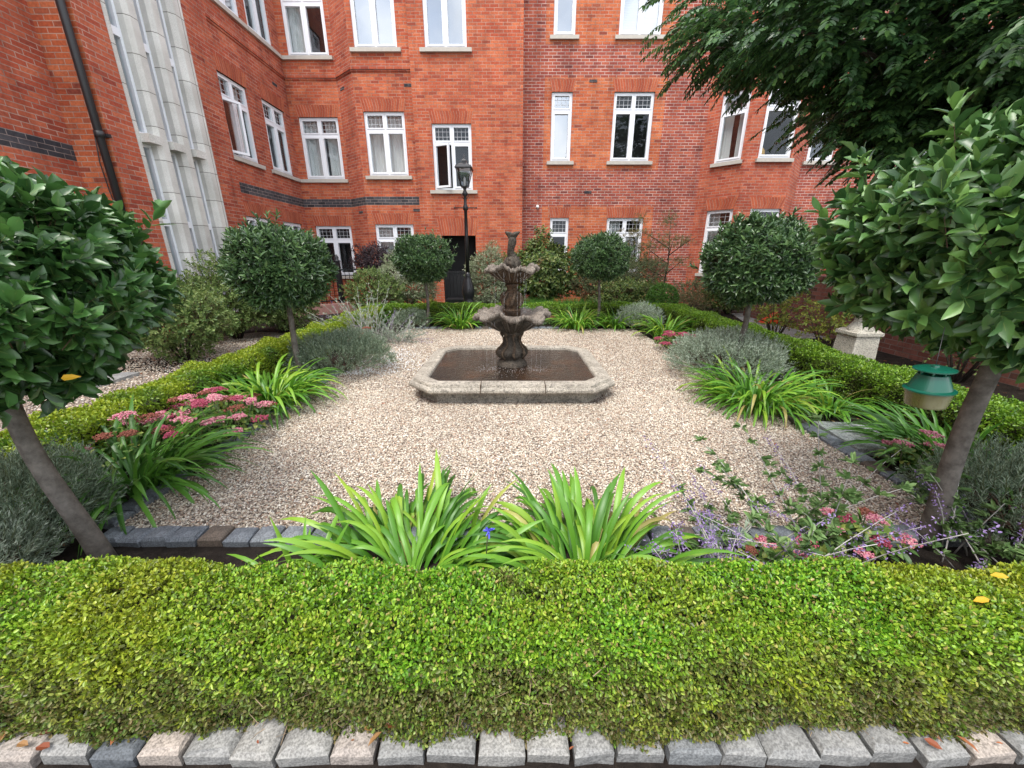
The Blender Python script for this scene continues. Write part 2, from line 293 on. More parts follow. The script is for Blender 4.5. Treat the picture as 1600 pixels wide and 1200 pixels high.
# ------------------------------------------------------------------ mesh builder
class MB:
    def __init__(s): s.v = []; s.loops = []; s.tot = []; s.mi = []; s.n = 0; s.uv = []; s.sm = []
    def raw(s, V, F, mi=0, smooth=False):
        V = np.asarray(V, float).reshape(-1, 3)
        for f in F: s.loops.append(np.asarray(f) + s.n)
        s.tot.append(np.array([len(f) for f in F])); s.mi.append(np.full(len(F), mi)); s.sm.append(np.full(len(F), smooth))
        s.v.append(V); s.n += len(V)
    def inst(s, T, F, pos, B, sc, mi=0, smooth=False):
        """T template (k,3), pos (N,3), B (N,3,3) rows = x,y,z axes, sc (N,3)"""
        T = np.asarray(T, float); N = len(pos); k = len(T)
        if N == 0: return
        W = (T[None] * sc[:, None, :]) @ B + pos[:, None, :]
        fl = np.concatenate([np.asarray(f) for f in F]); ft = np.array([len(f) for f in F])
        L = (fl[None] + (np.arange(N) * k)[:, None]).ravel() + s.n
        s.v.append(W.reshape(-1, 3)); s.loops.append(L); s.tot.append(np.tile(ft, N))
        s.mi.append(np.full(N * len(F), mi)); s.sm.append(np.full(N * len(F), smooth)); s.n += N * k
    def box(s, x0, x1, y0, y1, z0, z1, mi=0):
        s.raw([(x0, y0, z0), (x1, y0, z0), (x1, y1, z0), (x0, y1, z0), (x0, y0, z1), (x1, y0, z1), (x1, y1, z1), (x0, y1, z1)],
              [(3, 2, 1, 0), (4, 5, 6, 7), (0, 1, 5, 4), (1, 2, 6, 5), (2, 3, 7, 6), (3, 0, 4, 7)], mi)
    def tube(s, pts, rs, n=8, mi=0, smooth=True, cap=True):
        pts = [np.asarray(p, float) for p in pts]
        if isinstance(rs, (int, float)): rs = [rs] * len(pts)
        V = []; u = None
        for i, p in enumerate(pts):
            d = pts[min(i + 1, len(pts) - 1)] - pts[max(i - 1, 0)]; d = d / (np.linalg.norm(d) + 1e-9)
            if u is None: u = np.cross(d, (0.3, .9, .1) if abs(d[2]) > .5 else (0, 0, 1))
            u = u - d * np.dot(u, d); u /= np.linalg.norm(u); w = np.cross(d, u)
            for k in range(n):
                a = 2 * math.pi * k / n; V.append(p + rs[i] * (math.cos(a) * u + math.sin(a) * w))
        F = [(i * n + k, i * n + (k + 1) % n, (i + 1) * n + (k + 1) % n, (i + 1) * n + k) for i in range(len(pts) - 1) for k in range(n)]
        if cap: F += [tuple(range(n))[::-1], tuple((len(pts) - 1) * n + k for k in range(n))]
        s.raw(V, F, mi, smooth)
    def lathe(s, prof, n=32, c=(0, 0, 0), mod=None, zmod=None, mi=0, smooth=True, sq=False, ph=0):
        V = []
        for i, (r, z) in enumerate(prof):
            for k in range(n):
                a = 2 * math.pi * k / n + ph; rr = r * (mod(a, i, z) if mod else 1)
                V.append((c[0] + rr * math.cos(a), c[1] + rr * math.sin(a), c[2] + z + (zmod(a, i) if zmod else 0)))
        F = [(i * n + k, i * n + (k + 1) % n, (i + 1) * n + (k + 1) % n, (i + 1) * n + k) for i in range(len(prof) - 1) for k in range(n)]
        F += [tuple(range(n))[::-1], tuple((len(prof) - 1) * n + k for k in range(n))]
        s.raw(V, F, mi, smooth)
    def build(s, name, mats, parent=None, uv=None):
        V = np.concatenate(s.v); me = bpy.data.meshes.new(name)
        L = np.concatenate([np.ravel(l) for l in s.loops]).astype(np.int32); T = np.concatenate(s.tot).astype(np.int32)
        me.vertices.add(len(V)); me.vertices.foreach_set('co', V.astype(np.float32).ravel())
        me.loops.add(len(L)); me.loops.foreach_set('vertex_index', L)
        me.polygons.add(len(T)); st = np.concatenate([[0], np.cumsum(T)[:-1]]).astype(np.int32)
        me.polygons.foreach_set('loop_start', st)
        me.polygons.foreach_set('material_index', np.concatenate(s.mi).astype(np.int32))
        me.polygons.foreach_set('use_smooth', np.concatenate(s.sm).astype(bool))
        for m in (mats if isinstance(mats, (list, tuple)) else [mats]): me.materials.append(M[m])
        if uv is not None:
            ul = me.uv_layers.new(name='UVMap'); ul.data.foreach_set('uv', uv(V, L, st, T).astype(np.float32).ravel())
        me.update(calc_edges=True); me.validate()
        o = bpy.data.objects.new(name, me); COL.objects.link(o)
        if parent is not None:
            o.parent = parent; par = parent; off = Vector((0, 0, 0))
            # geometry is authored in world space: shift by the thing's origin
            while par is not None:
                off += par.location; par = par.parent
            me.transform(Matrix.Translation(-off))
        return o

def tag(o, label=None, cat=None, group=None, kind=None):
    if label: o['label'] = label
    if cat: o['category'] = cat
    if group: o['group'] = group
    if kind: o['kind'] = kind
    return o
def thing(name, label, cat, loc=(0, 0, 0), group=None):
    o = bpy.data.objects.new(name, None); COL.objects.link(o); o.location = loc; o.empty_display_size = .1
    return tag(o, label, cat, group)

def nrm(a): return a / (np.linalg.norm(a, axis=-1, keepdims=True) + 1e-9)
def basis(d, up):
    d = nrm(d); y = nrm(np.cross(up, d)); z = np.cross(d, y)
    return np.stack([d, y, z], axis=1)
def rdir(n): return nrm(rng.normal(size=(n, 3)))

LEAF = [(0, 0, 0), (.33, 0, -.02), (.68, 0, -.03), (1, 0, -.10), (.28, .42, .09), (.68, .38, .05), (.28, -.42, .09), (.68, -.38, .05)]
LEAF_F = [(0, 1, 4), (1, 2, 5, 4), (2, 3, 5), (0, 6, 1), (1, 6, 7, 2), (2, 7, 3)]
_st = [(0, 0, 0), (.14, .22, .0), (.32, .42, .012), (.52, .48, .012), (.72, .38, 0), (.88, .19, -.03), (1, 0, -.075)]
LEAFHD = [(x, 0, z - .02 * math.sin(x * 3.1)) for x, w, z in _st] + [(x, w * (1 + .04 * (-1) ** i), z + .16 * w + .015 * (-1) ** i) for i, (x, w, z) in enumerate(_st[1:6])] + [(x, -w, z + .16 * w - .015 * (-1) ** i) for i, (x, w, z) in enumerate(_st[1:6])]
LEAFHD_F = [(0, 1, 7), (5, 6, 11), (0, 12, 1), (5, 16, 6)] + [(i, i + 1, i + 7, i + 6) for i in range(1, 5)] + [(i, i + 11, i + 12, i + 1) for i in range(1, 5)]
RIB = [(0, .022, .006), (0, -.022, .006), (.5, .016, -.004), (.5, -.016, -.004), (.96, 0, -.055)]
RIB_F = [(1, 3, 2, 0), (3, 4, 2)]
OVAL = [(0, 0, 0), (1, 0, 0), (.25, .42, .1), (.78, .36, .08), (.25, -.42, .1), (.78, -.36, .08)]
OVAL_F = [(0, 1, 3, 2), (0, 4, 5, 1)]
DIA = [(0, 0, 0), (.5, .5, 0), (1, 0, 0), (.5, -.5, 0)]
DIA_F = [(0, 3, 2, 1)]
OCT = [(1, 0, 0), (-1, 0, 0), (0, 1, 0), (0, -1, 0), (0, 0, 1), (0, 0, -1)]
OCT_F = [(0, 2, 4), (2, 1, 4), (1, 3, 4), (3, 0, 4), (2, 0, 5), (1, 2, 5), (3, 1, 5), (0, 3, 5)]

def put_leaves(mb, pos, d, up, L, w, T=LEAF, F=LEAF_F, mi=0, rib=None):
    n = len(pos); L = np.broadcast_to(L, n) * rng.uniform(.62, 1.28, n); w = np.broadcast_to(w, n) * rng.uniform(.8, 1.15, n)
    B = basis(d, up); S = np.stack([L, w, L], 1)
    if rib is None: mb.inst(T, F, pos, B, S, mi)
    else:
        S[:, 2] *= rng.uniform(.4, 2.2, n)
        mb.inst(LEAFHD, LEAFHD_F, pos, B, S, mi, True); mb.inst(RIB, RIB_F, pos + B[:, 2] * .0004, B, S, rib)

def rosettes(mb, c, ax, nl, tw, L, w, a0=78, a1=22, T=LEAF, F=LEAF_F, mi=0, twmb=None, twmi=0, twr=.002, droop=0.0, rib=None):
    """shoots at c with axis ax: nl leaves spiral along a twig of length tw"""
    N = len(c); ax = nrm(ax); ref = nrm(np.cross(ax, rdir(N))); ref2 = np.cross(ax, ref)
    for j in range(nl):
        f = j / max(1, nl - 1); az = j * 2.4 + rng.uniform(0, .6, N)
        el = np.radians(a0 + (a1 - a0) * f + rng.normal(0, 9, N))
        out = np.cos(az)[:, None] * ref + np.sin(az)[:, None] * ref2
        d = np.cos(el)[:, None] * ax + np.sin(el)[:, None] * out; d[:, 2] -= droop
        put_leaves(mb, c + ax * (tw * f), d, ax + .25 * rdir(N), L * (1.05 - .3 * abs(f - .4)), w, T, F, mi, rib)
    if twmb is not None:
        tri = [(0, -.5, -.3), (0, .5, -.3), (0, 0, .5), (1, 0, 0)]
        e = c - ax * tw * 1.2
        twmb.inst(tri, [(0, 1, 3), (1, 2, 3), (2, 0, 3)], e, basis(ax, rdir(N)), np.stack([np.full(N, tw * 2.2), np.full(N, twr * 2), np.full(N, twr * 2)], 1), twmi)

def blob_points(c, r, n, depth=.35, seed=0, lump=.1, zmin=-1):
    d = rdir(int(n * 1.6)); d = d[d[:, 2] > zmin][:n]
    f = 3.1; lum = 1 + lump * (np.sin(d[:, 0] * f * 2 + seed) + np.sin(d[:, 1] * f * 2.3 + seed * 2) + np.sin(d[:, 2] * f * 2.7 + seed * 3)) / 1.5
    k = (1 - depth * rng.uniform(0, 1, len(d)) ** 1.6) * lum
    return np.asarray(c) + d * np.asarray(r) * k[:, None], nrm(d / np.asarray(r))

def straps(mb, c, n, L, w, r0=.08, e0=(60, 88), bend=(40, 110), seg=8, mi=0, az=None, clear=True):
    """clump of strap-shaped blades"""
    N = n; a = rng.uniform(0, 2 * math.pi, N) if az is None else az
    rr = r0 * np.sqrt(rng.uniform(0, 1, N)); b = np.asarray(c) + np.stack([rr * np.cos(a), rr * np.sin(a), np.zeros(N)], 1)
    a = a + rng.normal(0, .35, N)
    el = np.radians(rng.uniform(*e0, N)); bd = np.radians(rng.uniform(*bend, N)); Ls = L * rng.uniform(.55, 1.1, N); ws = w * rng.uniform(.7, 1.15, N)
    side = np.stack([-np.sin(a), np.cos(a), np.zeros(N)], 1); V = np.zeros((N, seg + 1, 3, 3)); p = b.copy()
    tw = rng.normal(0, .5, N)
    for i in range(seg + 1):
        f = i / seg; e = el - bd * f ** 1.5
        d = np.stack([np.cos(e) * np.cos(a), np.cos(e) * np.sin(a), np.sin(e)], 1)
        up = np.cross(d, side) * -1
        if i: p = p + d * (Ls / seg)[:, None]
        wd_ = ws * (.75 + .5 * f) * (1 if f < .6 else max(.04, 1 - ((f - .6) / .4) ** 1.7))
        s_ = nrm(side * np.cos(tw * f)[:, None] + up * np.sin(tw * f)[:, None])
        V[:, i, 0] = p - s_ * (wd_ / 2)[:, None] + up * (wd_ * .18)[:, None]; V[:, i, 1] = p; V[:, i, 2] = p + s_ * (wd_ / 2)[:, None] + up * (wd_ * .18)[:, None]
    if clear:   # blades do not grow through the front hedge
        bad = ((V[..., 1] < 1.17) & (V[..., 2] < .455)).any(axis=(1, 2)); V = V[~bad]; N = len(V)
    F = []
    for i in range(seg):
        o = i * 3; F += [(o, o + 1, o + 4, o + 3), (o + 1, o + 2, o + 5, o + 4)]
    k = (seg + 1) * 3; fl = np.array(F).ravel()
    mb.v.append(V.reshape(-1, 3)); mb.loops.append((fl[None] + (np.arange(N) * k)[:, None]).ravel() + mb.n)
    mb.tot.append(np.full(N * len(F), 4)); mb.mi.append(np.full(N * len(F), mi)); mb.sm.append(np.full(N * len(F), True)); mb.n += N * k

def needles(mb, c, r, nst, nn, sl, nl, nw, mi=0, stemmi=1, up=.6, depth=.3, zmin=-.15, a=45, lump=.08, seed=1):
    """dome of upright shoots clothed in fine needles"""
    P, D = blob_points(c, r, nst, depth, seed, lump, zmin); ax = nrm(D + np.array([0, 0, up]) + .35 * rdir(len(P)))
    N = len(P)
    mb.inst(DIA, DIA_F, P, basis(ax, rdir(N)), np.stack([np.full(N, sl), np.full(N, .004), np.full(N, 1.)], 1), stemmi)
    for j in range(nn):
        f = (j + .5) / nn; el = np.radians(a - 20 * f + rng.normal(0, 12, N)); rf = nrm(np.cross(ax, rdir(N)))
        d = np.cos(el)[:, None] * ax + np.sin(el)[:, None] * rf
        n_ = nl * (1.1 - .5 * f) * rng.uniform(.7, 1.2, N)
        mb.inst(DIA, DIA_F, P + ax * (sl * f), basis(d, rdir(N)), np.stack([n_, np.full(N, nw), np.full(N, 1.)], 1), mi)

# ------------------------------------------------------------------ SETTING: ground, gravel, paths
g = MB(); g.raw([(-60, -60, 0), (60, -60, 0), (60, 60, 0), (-60, 60, 0)], [(0, 1, 2, 3)])
go = g.build('ground', 'soil'); tag(go, kind='structure')
GX0, GX1, GY0, GY1 = -2.28, 2.62, 1.82, 8.2
g = MB(); g.raw([(GX0, GY0, .012), (GX1, GY0, .012), (GX1, GY1, .012), (GX0, GY1, .012)], [(0, 1, 2, 3)])
tag(g.build('gravel_court', 'gravel'), kind='structure')
g = MB(); g.raw([(-6.28, -2, .008), (-4.0, -2, .008), (-4.0, 4.9, .008), (-6.28, 5.1, .008)], [(0, 1, 2, 3)])
g.raw([(-6.28, 5.75, .008), (-4.3, 5.75, .008), (-4.0, 7.6, .008), (-5.2, 7.9, .008), (-6.28, 6.9, .008)], [(0, 1, 2, 3, 4)])
tag(g.build('gravel_path', 'gravel'), kind='structure')
g = MB(); g.raw([(4.9, 7.2, .01), (7.5, 7.2, .01), (9.5, 10.6, .01), (6.0, 10.6, .01)], [(0, 1, 2, 3)])
tag(g.build('paved_path', 'slab'), kind='structure')
g = MB(); g.raw([(-60, -60, -.0), (60, -60, 0), (60, .70, 0), (-60, .70, 0)], [(0, 1, 2, 3)]); g.v[0][:, 2] = .006
tag(g.build('front_path', 'slab'), kind='structure')

# loose pebbles: far too many to count
pb = MB()
def pebbles(x0, x1, y0, y1, n, s):
    # denser towards the viewer is not needed: size is real, density even
    P = np.stack([rng.uniform(x0, x1, n), rng.uniform(y0, y1, n), rng.uniform(.012, .024, n)], 1)
    keep = ~((abs(P[:, 0]) < 1.02) & (P[:, 1] > 3.8) & (P[:, 1] < 5.6)); P = P[keep]; n = len(P)
    d = nrm(np.stack([rng.normal(size=n), rng.normal(size=n), rng.normal(size=n) * .35], 1))
    up = nrm(np.stack([rng.normal(size=n) * .45, rng.normal(size=n) * .45, np.ones(n)], 1))
    S = np.stack([rng.uniform(.7, 1.3, n) * s, rng.uniform(.5, .9, n) * s, rng.uniform(.35, .6, n) * s], 1)
    T = np.array(OCT, float); T[0] *= 1.0; T[2] = (.35, 1, .1); T[3] = (-.3, -1, 0); T[4] = (.2, .15, 1)
    pb.inst(T, OCT_F, P, basis(d, up), S)
pebbles(GX0, GX1, GY0, 4.2, 105000, .0078)
pebbles(GX0, GX1, 4.2, GY1, 70000, .0098)
pebbles(-6.2, -4.1, 3.6, 7.2, 9000, .013)
tag(pb.build('gravel', 'pebble'), 'loose cream and tan pebbles covering the court around the fountain', 'gravel', kind='stuff')
pb = MB(); n = 500
for cx, cy, sx, sy, k in ((-1.95, 5.75, .22, .3, 420), (-2.0, 4.95, .22, .12, 160), (-1.6, 5.3, .25, .2, 120)):
    P = np.stack([rng.normal(cx, sx, k), rng.normal(cy, sy, k), np.full(k, .026)], 1)
    pb.inst(OCT, OCT_F, P, basis(rdir(k), rdir(k)), np.stack([np.full(k, .012), np.full(k, .009), np.full(k, .007)], 1))
tag(pb.build('white_chippings', 'whitepebble'), 'drift of white stone chippings on the gravel left of the fountain', 'chippings', kind='stuff')

# granite setts ------------------------------------------------------
def sett(name, x, y, z, lx, ly, h, mat, rz=0, tilt=0):
    b = MB(); ch = .014; J = lambda: random.uniform(-.0065, .0065)
    V = []
    for (zz, ins) in ((-h, 0), (-ch, 0), (0, ch)):
        for sx, sy in ((-1, -1), (1, -1), (1, 1), (-1, 1)):
            V.append((sx * (lx / 2 - ins) + J(), sy * (ly / 2 - ins) + J(), zz + J() * .6))
    # split top into a fan with a raised centre, edges with midpoints: rough hewn
    V.append((J() * 2, J() * 2, .004))
    F = [(3, 2, 1, 0)]
    for r in range(2):
        for k in range(4): F.append((r * 4 + k, r * 4 + (k + 1) % 4, (r + 1) * 4 + (k + 1) % 4, (r + 1) * 4 + k))
    for k in range(4): F.append((8 + k, 8 + (k + 1) % 4, 12))
    b.raw(V, F, 0, False); o = b.build(name, mat); o.location = (x, y, z); o.rotation_euler = (tilt, random.uniform(-.03, .03), rz); return o
x = -2.05; i = 0
mats = ['granite', 'granite', 'granite', 'granite_pink', 'granite', 'granite_dark', 'granite_pink', 'granite', 'granite', 'granite', 'granite_pink', 'granite', 'granite', 'granite', 'granite', 'granite', 'granite', 'granite_dark2', 'granite', 'granite']
LBL = {'granite': 'pale grey granite sett in the row along the foot of the front hedge',
       'granite_pink': 'pinkish buff granite sett in the row along the foot of the front hedge',
       'granite_dark': 'dark charcoal granite sett among grey ones at the front hedge foot, left of centre',
       'granite_dark2': 'mid grey granite sett among paler ones at the front hedge foot, right of centre'}
while x < 2.0:
    w = random.uniform(.138, .162); m = mats[i % len(mats)]
    o = sett('granite_sett', x + w / 2, .842 + random.uniform(-.006, .006), .055 + random.uniform(-.006, .006), w - .010, .17, .12, m, random.uniform(-.03, .03))
    tag(o, LBL[m], 'paving stone', 'granite setts along the foot of the front hedge'); x += w; i += 1
def edge(p0, p1, lab, grp, skip=None):
    p0 = Vector(p0); p1 = Vector(p1); L = (p1 - p0).length; d = (p1 - p0) / L; s = 0; k = 0
    while s < L - .1:
        w = random.uniform(.12, .165); q = p0 + d * (s + w / 2)
        if not (skip and skip(q)):
            m = 'granite_edge_brown' if k % 6 == 4 else 'granite_edge'
            o = sett('edging_sett', q.x, q.y, .05 + random.uniform(-.008, .008), w - .012, .12, .1, m, math.atan2(d.y, d.x) + random.uniform(-.08, .08))
            tag(o, ('brownish' if 'brown' in m else 'blue-grey') + ' granite sett ' + lab, 'edging stone', grp)
        s += w; k += 1
edge((GX0, 1.76), (GX1, 1.76), 'edging the near side of the gravel behind the strappy clumps', 'setts edging the gravel, near side')
edge((GX0 - .06, 1.84), (GX0 - .06, 5.2), 'edging the left side of the gravel', 'setts edging the gravel, left side')
edge((GX1 + .06, 1.84), (GX1 + .06, 5.4), 'edging the right side of the gravel', 'setts edging the gravel, right side')
edge((GX0 + .2, 8.26), (GX1 - .2, 8.26), 'edging the far side of the gravel below the back hedge', 'setts edging the gravel, far side', lambda q: abs(q.x + 1.1) < .25 or 1.1 < q.x < 2.6)

# ------------------------------------------------------------------ BUILDING
Z1 = 9.8
bld = thing('brick_building', 'red brick building wrapping round the courtyard with white casement windows', 'building', (0, 12.3, 0))
def wall_uv(frames):
    def f(V, L, st, T):
        uv = np.zeros((len(L), 2)); Vl = V[L]
        # planar map: horizontal coordinate measured along the face
        nf = len(T)
        for i in range(nf):
            a = st[i]; P = Vl[a:a + T[i]]
            e1 = P[1] - P[0]; e2 = P[2] - P[0]; n = np.cross(e1, e2); n /= np.linalg.norm(n) + 1e-9
            if abs(n[2]) > .8: uv[a:a + T[i]] = P[:, :2]
            else:
                h = np.array([-n[1], n[0]]); h /= np.linalg.norm(h) + 1e-9
                uv[a:a + T[i], 0] = P[:, :2] @ h; uv[a:a + T[i], 1] = P[:, 2]
        return uv
    return f
UV = wall_uv(None)
class Wall:
    def __init__(s, p0, p1):
        s.p0 = np.array(p0, float); s.p1 = np.array(p1, float); s.L = np.linalg.norm(s.p1 - s.p0); s.d = (s.p1 - s.p0) / s.L
        s.n = np.array([s.d[1], -s.d[0]])       # outward (towards the courtyard)
    def P(s, a, z, out=0.0):
        q = s.p0 + s.d * a + s.n * out; return (q[0], q[1], z)
def wbox(mb, W, a0, a1, z0, z1, o0, o1, mi=0):
    V = [W.P(a0, z0, o1), W.P(a1, z0, o1), W.P(a1, z0, o0), W.P(a0, z0, o0), W.P(a0, z1, o1), W.P(a1, z1, o1), W.P(a1, z1, o0), W.P(a0, z1, o0)]
    mb.raw(V, [(3, 2, 1, 0), (4, 5, 6, 7), (0, 1, 5, 4), (1, 2, 6, 5), (2, 3, 7, 6), (3, 0, 4, 7)], mi)

def build_wall(W, mats, openings, zones=None, bands=None):
    """openings (a0,a1,z0,z1); one real wall sheet with reveals; bands: (z0,z1,mi) ; zones(am,zm)->mi"""
    mb = MB(); As = sorted({0, W.L, *[o[0] for o in openings], *[o[1] for o in openings], *(zones[0] if zones else [])})
    Zs = sorted({0, Z1, *[o[2] for o in openings], *[o[3] for o in openings], *[b for q in (bands or []) for b in q[:2]], *(zones[1] if zones else [])})
    for i in range(len(As) - 1):
        for j in range(len(Zs) - 1):
            a, b, z, y = As[i], As[i + 1], Zs[j], Zs[j + 1]; am, zm = (a + b) / 2, (z + y) / 2
            if any(o[0] < am < o[1] and o[2] < zm < o[3] for o in openings): continue
            mi = 0
            if zones: mi = zones[2](am, zm)
            for q in (bands or []):
                if q[0] < zm < q[1]: mi = q[2]
            mb.raw([W.P(a, z), W.P(b, z), W.P(b, y), W.P(a, y)], [(0, 1, 2, 3)], mi)
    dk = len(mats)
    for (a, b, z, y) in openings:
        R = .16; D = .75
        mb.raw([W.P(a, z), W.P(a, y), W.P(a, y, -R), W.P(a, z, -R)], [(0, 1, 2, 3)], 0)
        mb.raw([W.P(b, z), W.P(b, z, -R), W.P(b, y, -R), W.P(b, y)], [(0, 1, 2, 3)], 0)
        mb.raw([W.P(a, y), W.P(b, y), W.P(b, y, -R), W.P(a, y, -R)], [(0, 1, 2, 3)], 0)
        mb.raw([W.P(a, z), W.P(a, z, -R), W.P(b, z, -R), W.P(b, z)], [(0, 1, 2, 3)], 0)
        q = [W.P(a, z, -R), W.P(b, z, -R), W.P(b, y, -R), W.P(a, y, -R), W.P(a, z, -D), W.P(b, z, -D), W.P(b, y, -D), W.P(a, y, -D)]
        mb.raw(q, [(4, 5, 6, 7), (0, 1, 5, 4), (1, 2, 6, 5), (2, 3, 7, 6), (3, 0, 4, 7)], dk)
    return mb.build('wall', list(mats) + ['unlit_room'], bld, UV)

def frame_rect(mb, W, a0, a1, z0, z1, t, o0, o1):
    wbox(mb, W, a0, a1, z1 - t, z1, o0, o1); wbox(mb, W, a0, a1, z0, z0 + t, o0, o1)
    wbox(mb, W, a0, a0 + t, z0 + t, z1 - t, o0, o1); wbox(mb, W, a1 - t, a1, z0 + t, z1 - t, o0, o1)

def window(W, a0, a1, z0, z1, glassm='glass_mid', curtain=None, trans=.27, lead=True, single=False, sill=True, sill_ext=(.1, .1), lintel=True, ajar=None, notop=False, lint_mat='brick_soldier'):
    """white casement: outer frame, mullion, transom lights over two casements"""
    o0, o1 = -.13, -.05; f = MB(); frame_rect(f, W, a0, a1, z0, z1, .055, o0, o1)
    cells = [(a0 + .055, a1 - .055)] if single else [(a0 + .055, (a0 + a1) / 2 - .03), ((a0 + a1) / 2 + .03, a1 - .055)]
    zt = z1 - .055 - trans * (z1 - z0) + .04
    if not single: wbox(f, W, (a0 + a1) / 2 - .03, (a0 + a1) / 2 + .03, z0 + .055, z1 - .055, o0, o1)
    tops = []; cas = []
    for k, (c0, c1) in enumerate(cells):
        if notop: cas.append((c0, c1, z0 + .055, z1 - .055, k))
        else:
            wbox(f, W, c0, c1, zt - .035, zt + .035, o0, o1); tops.append((c0, c1, zt + .035, z1 - .055)); cas.append((c0, c1, z0 + .055, zt - .035, k))
    for (c0, c1, y0, y1) in tops: frame_rect(f, W, c0, c1, y0, y1, .028, o0 + .01, o1 + .012)
    w = f.build('window', 'upvc', bld)
    gl = MB()
    for (c0, c1, y0, y1) in tops: gl.raw([W.P(c0 + .02, y0 + .02, -.09), W.P(c1 - .02, y0 + .02, -.09), W.P(c1 - .02, y1 - .02, -.09), W.P(c0 + .02, y1 - .02, -.09)], [(0, 1, 2, 3)])
    for (c0, c1, y0, y1, k) in cas:
        if ajar == k:
            ang = rad(24); ln = c1 - c0; p = np.array(W.P(c0, 0, -.05)[:2]); d = W.d * math.cos(ang) + W.n * math.sin(ang)
            W2 = Wall(p, p + d * ln); cf = MB(); frame_rect(cf, W2, 0, ln, y0, y1, .05, -.03, .03)
            c_ = cf.build('casement', 'upvc', w)
            cg = MB(); cg.raw([W2.P(.04, y0 + .04), W2.P(ln - .04, y0 + .04), W2.P(ln - .04, y1 - .04), W2.P(.04, y1 - .04)], [(0, 1, 2, 3)]); cg.build('pane', glassm, w)
        else:
            cf = MB(); frame_rect(cf, W, c0, c1, y0, y1, .042, o0 + .01, o1 + .014); 
            cf.build('casement', 'upvc', w)
            gl.raw([W.P(c0 + .03, y0 + .03, -.09), W.P(c1 - .03, y0 + .03, -.09), W.P(c1 - .03, y1 - .03, -.09), W.P(c0 + .03, y1 - .03, -.09)], [(0, 1, 2, 3)])
    gl.build('pane', glassm, w)
    if lead and tops:
        ld = MB()
        for (c0, c1, y0, y1) in tops:
            n = 4 if not single else 4
            for k in range(1, n): 
                x_ = c0 + (c1 - c0) * k / n; wbox(ld, W, x_ - .005, x_ + .005, y0 + .028, y1 - .028, -.092, -.082)
            for k in range(1, 3):
                y_ = y0 + (y1 - y0) * k / 3; wbox(ld, W, c0 + .028, c1 - .028, y_ - .005, y_ + .005, -.0915, -.0825)
        ld.build('glazing_lead', 'lead', w)
    if curtain:
        cu = MB()
        def sheet(c0, c1, m, gather=0):
            n = 46; V = []
            for i in range(n + 1):
                a = i / n
                for j, (zz, s_) in enumerate(((z0 + .05, 1), ((z0 + z1) / 2, 1 - gather * .5), (z1 - .06, 1))):
                    aa = c0 + (c1 - c0) * a * s_; V.append(W.P(aa, zz, -.24 + .022 * math.sin(a * 62 + j * .4) + .012 * math.sin(a * 23)))
            cu.raw(V, [(i * 3 + j, (i + 1) * 3 + j, (i + 1) * 3 + j + 1, i * 3 + j + 1) for i in range(n) for j in range(2)], 0, True)
        m = (a0 + a1) / 2
        if curtain == 'full': sheet(a0 + .03, a1 - .03, 0)
        if curtain == 'part': sheet(a0 + .03, m - .04, 0, 0.15); sheet(m + .1, a1 - .05, 0, .3)
        if curtain == 'left': sheet(a0 + .03, a0 + .42 * (a1 - a0), 0)
        if curtain == 'blind':
            zz = z0 + .06
            while zz < z1 - .1: wbox(cu, W, a0 + .06, a1 - .06, zz, zz + .004, -.21, -.17); cu.raw([W.P(a0 + .06, zz, -.2), W.P(a1 - .06, zz, -.2), W.P(a1 - .06, zz + .03, -.185), W.P(a0 + .06, zz + .03, -.185)], [(0, 1, 2, 3)]); zz += .036
        cu.build('blind' if curtain == 'blind' else 'curtain', 'blind' if curtain == 'blind' else 'curtain', w)
    if sill:
        s_ = MB(); V = []
        wbox(s_, W, a0 - sill_ext[0], a1 + sill_ext[1], z0 - .10, z0 - .012, -.1, .07); wbox(s_, W, a0 + .002, a1 - .002, z0 - .012, z0, -.13, .03)
        s_.build('sill', 'sill', w)
    if lintel:
        h = .30; e = .07; l_ = MB(); o = .004
        V = [W.P(a0 - .005, z1, o), W.P(a1 + .005, z1, o), W.P(a1 + e, z1 + h, o), W.P(a0 - e, z1 + h, o)]
        l_.raw(V, [(0, 1, 2, 3)]); l_.raw([W.P(a0, z1, o), W.P(a0, z1, -.05), W.P(a1, z1, -.05), W.P(a1, z1, o)], [(0, 1, 2, 3)])
        def luv(V, L, st, T):
            uv = np.zeros((len(L), 2)); q = V[L]; 
            base = np.array(W.P((a0 + a1) / 2, z1))
            loc = (q[:, :2] - (base[:2] - 0)) @ W.d
            zz = q[:, 2] - z1; uv[:, 0] = loc / (1 + zz / h * (.12 if not single else .25)); uv[:, 1] = .02 + zz * .3 / .3; return uv
        l_.build('lintel', lint_mat, w, luv)
    return w

WR = Wall((.3, 12.9), (5.62, 12.9)); WF = Wall((5.62, 12.9), (6.45, 12.07)); WG = Wall((6.45, 12.07), (7.8, 12.07)); WH = Wall((7.8, 12.07), (8.6, 12.9)); WR2 = Wall((8.6, 12.9), (17, 12.9))
WA = Wall((-2.7, 12.3), (.3, 12.3)); WA2 = Wall((.3, 12.3), (.3, 12.9)); WAB = Wall((-2.7, 12.42), (-2.7, 12.3))
WB = Wall((-4.31, 12.42), (-2.7, 12.42)); WC = Wall((-4.93, 12.95), (-4.31, 12.42)); WD = Wall((-6.4, 12.95), (-4.93, 12.95)); WE = Wall((-6.4, 9.88), (-6.4, 12.95))
WS = Wall((-6.3, 6.92), (-6.3, 9.88)); WSE = Wall((-6.3, 9.88), (-6.4, 9.88)); WT = Wall((-6.92, 6.92), (-6.3, 6.92)); WQ = Wall((-6.92, -3), (-6.92, 6.92))
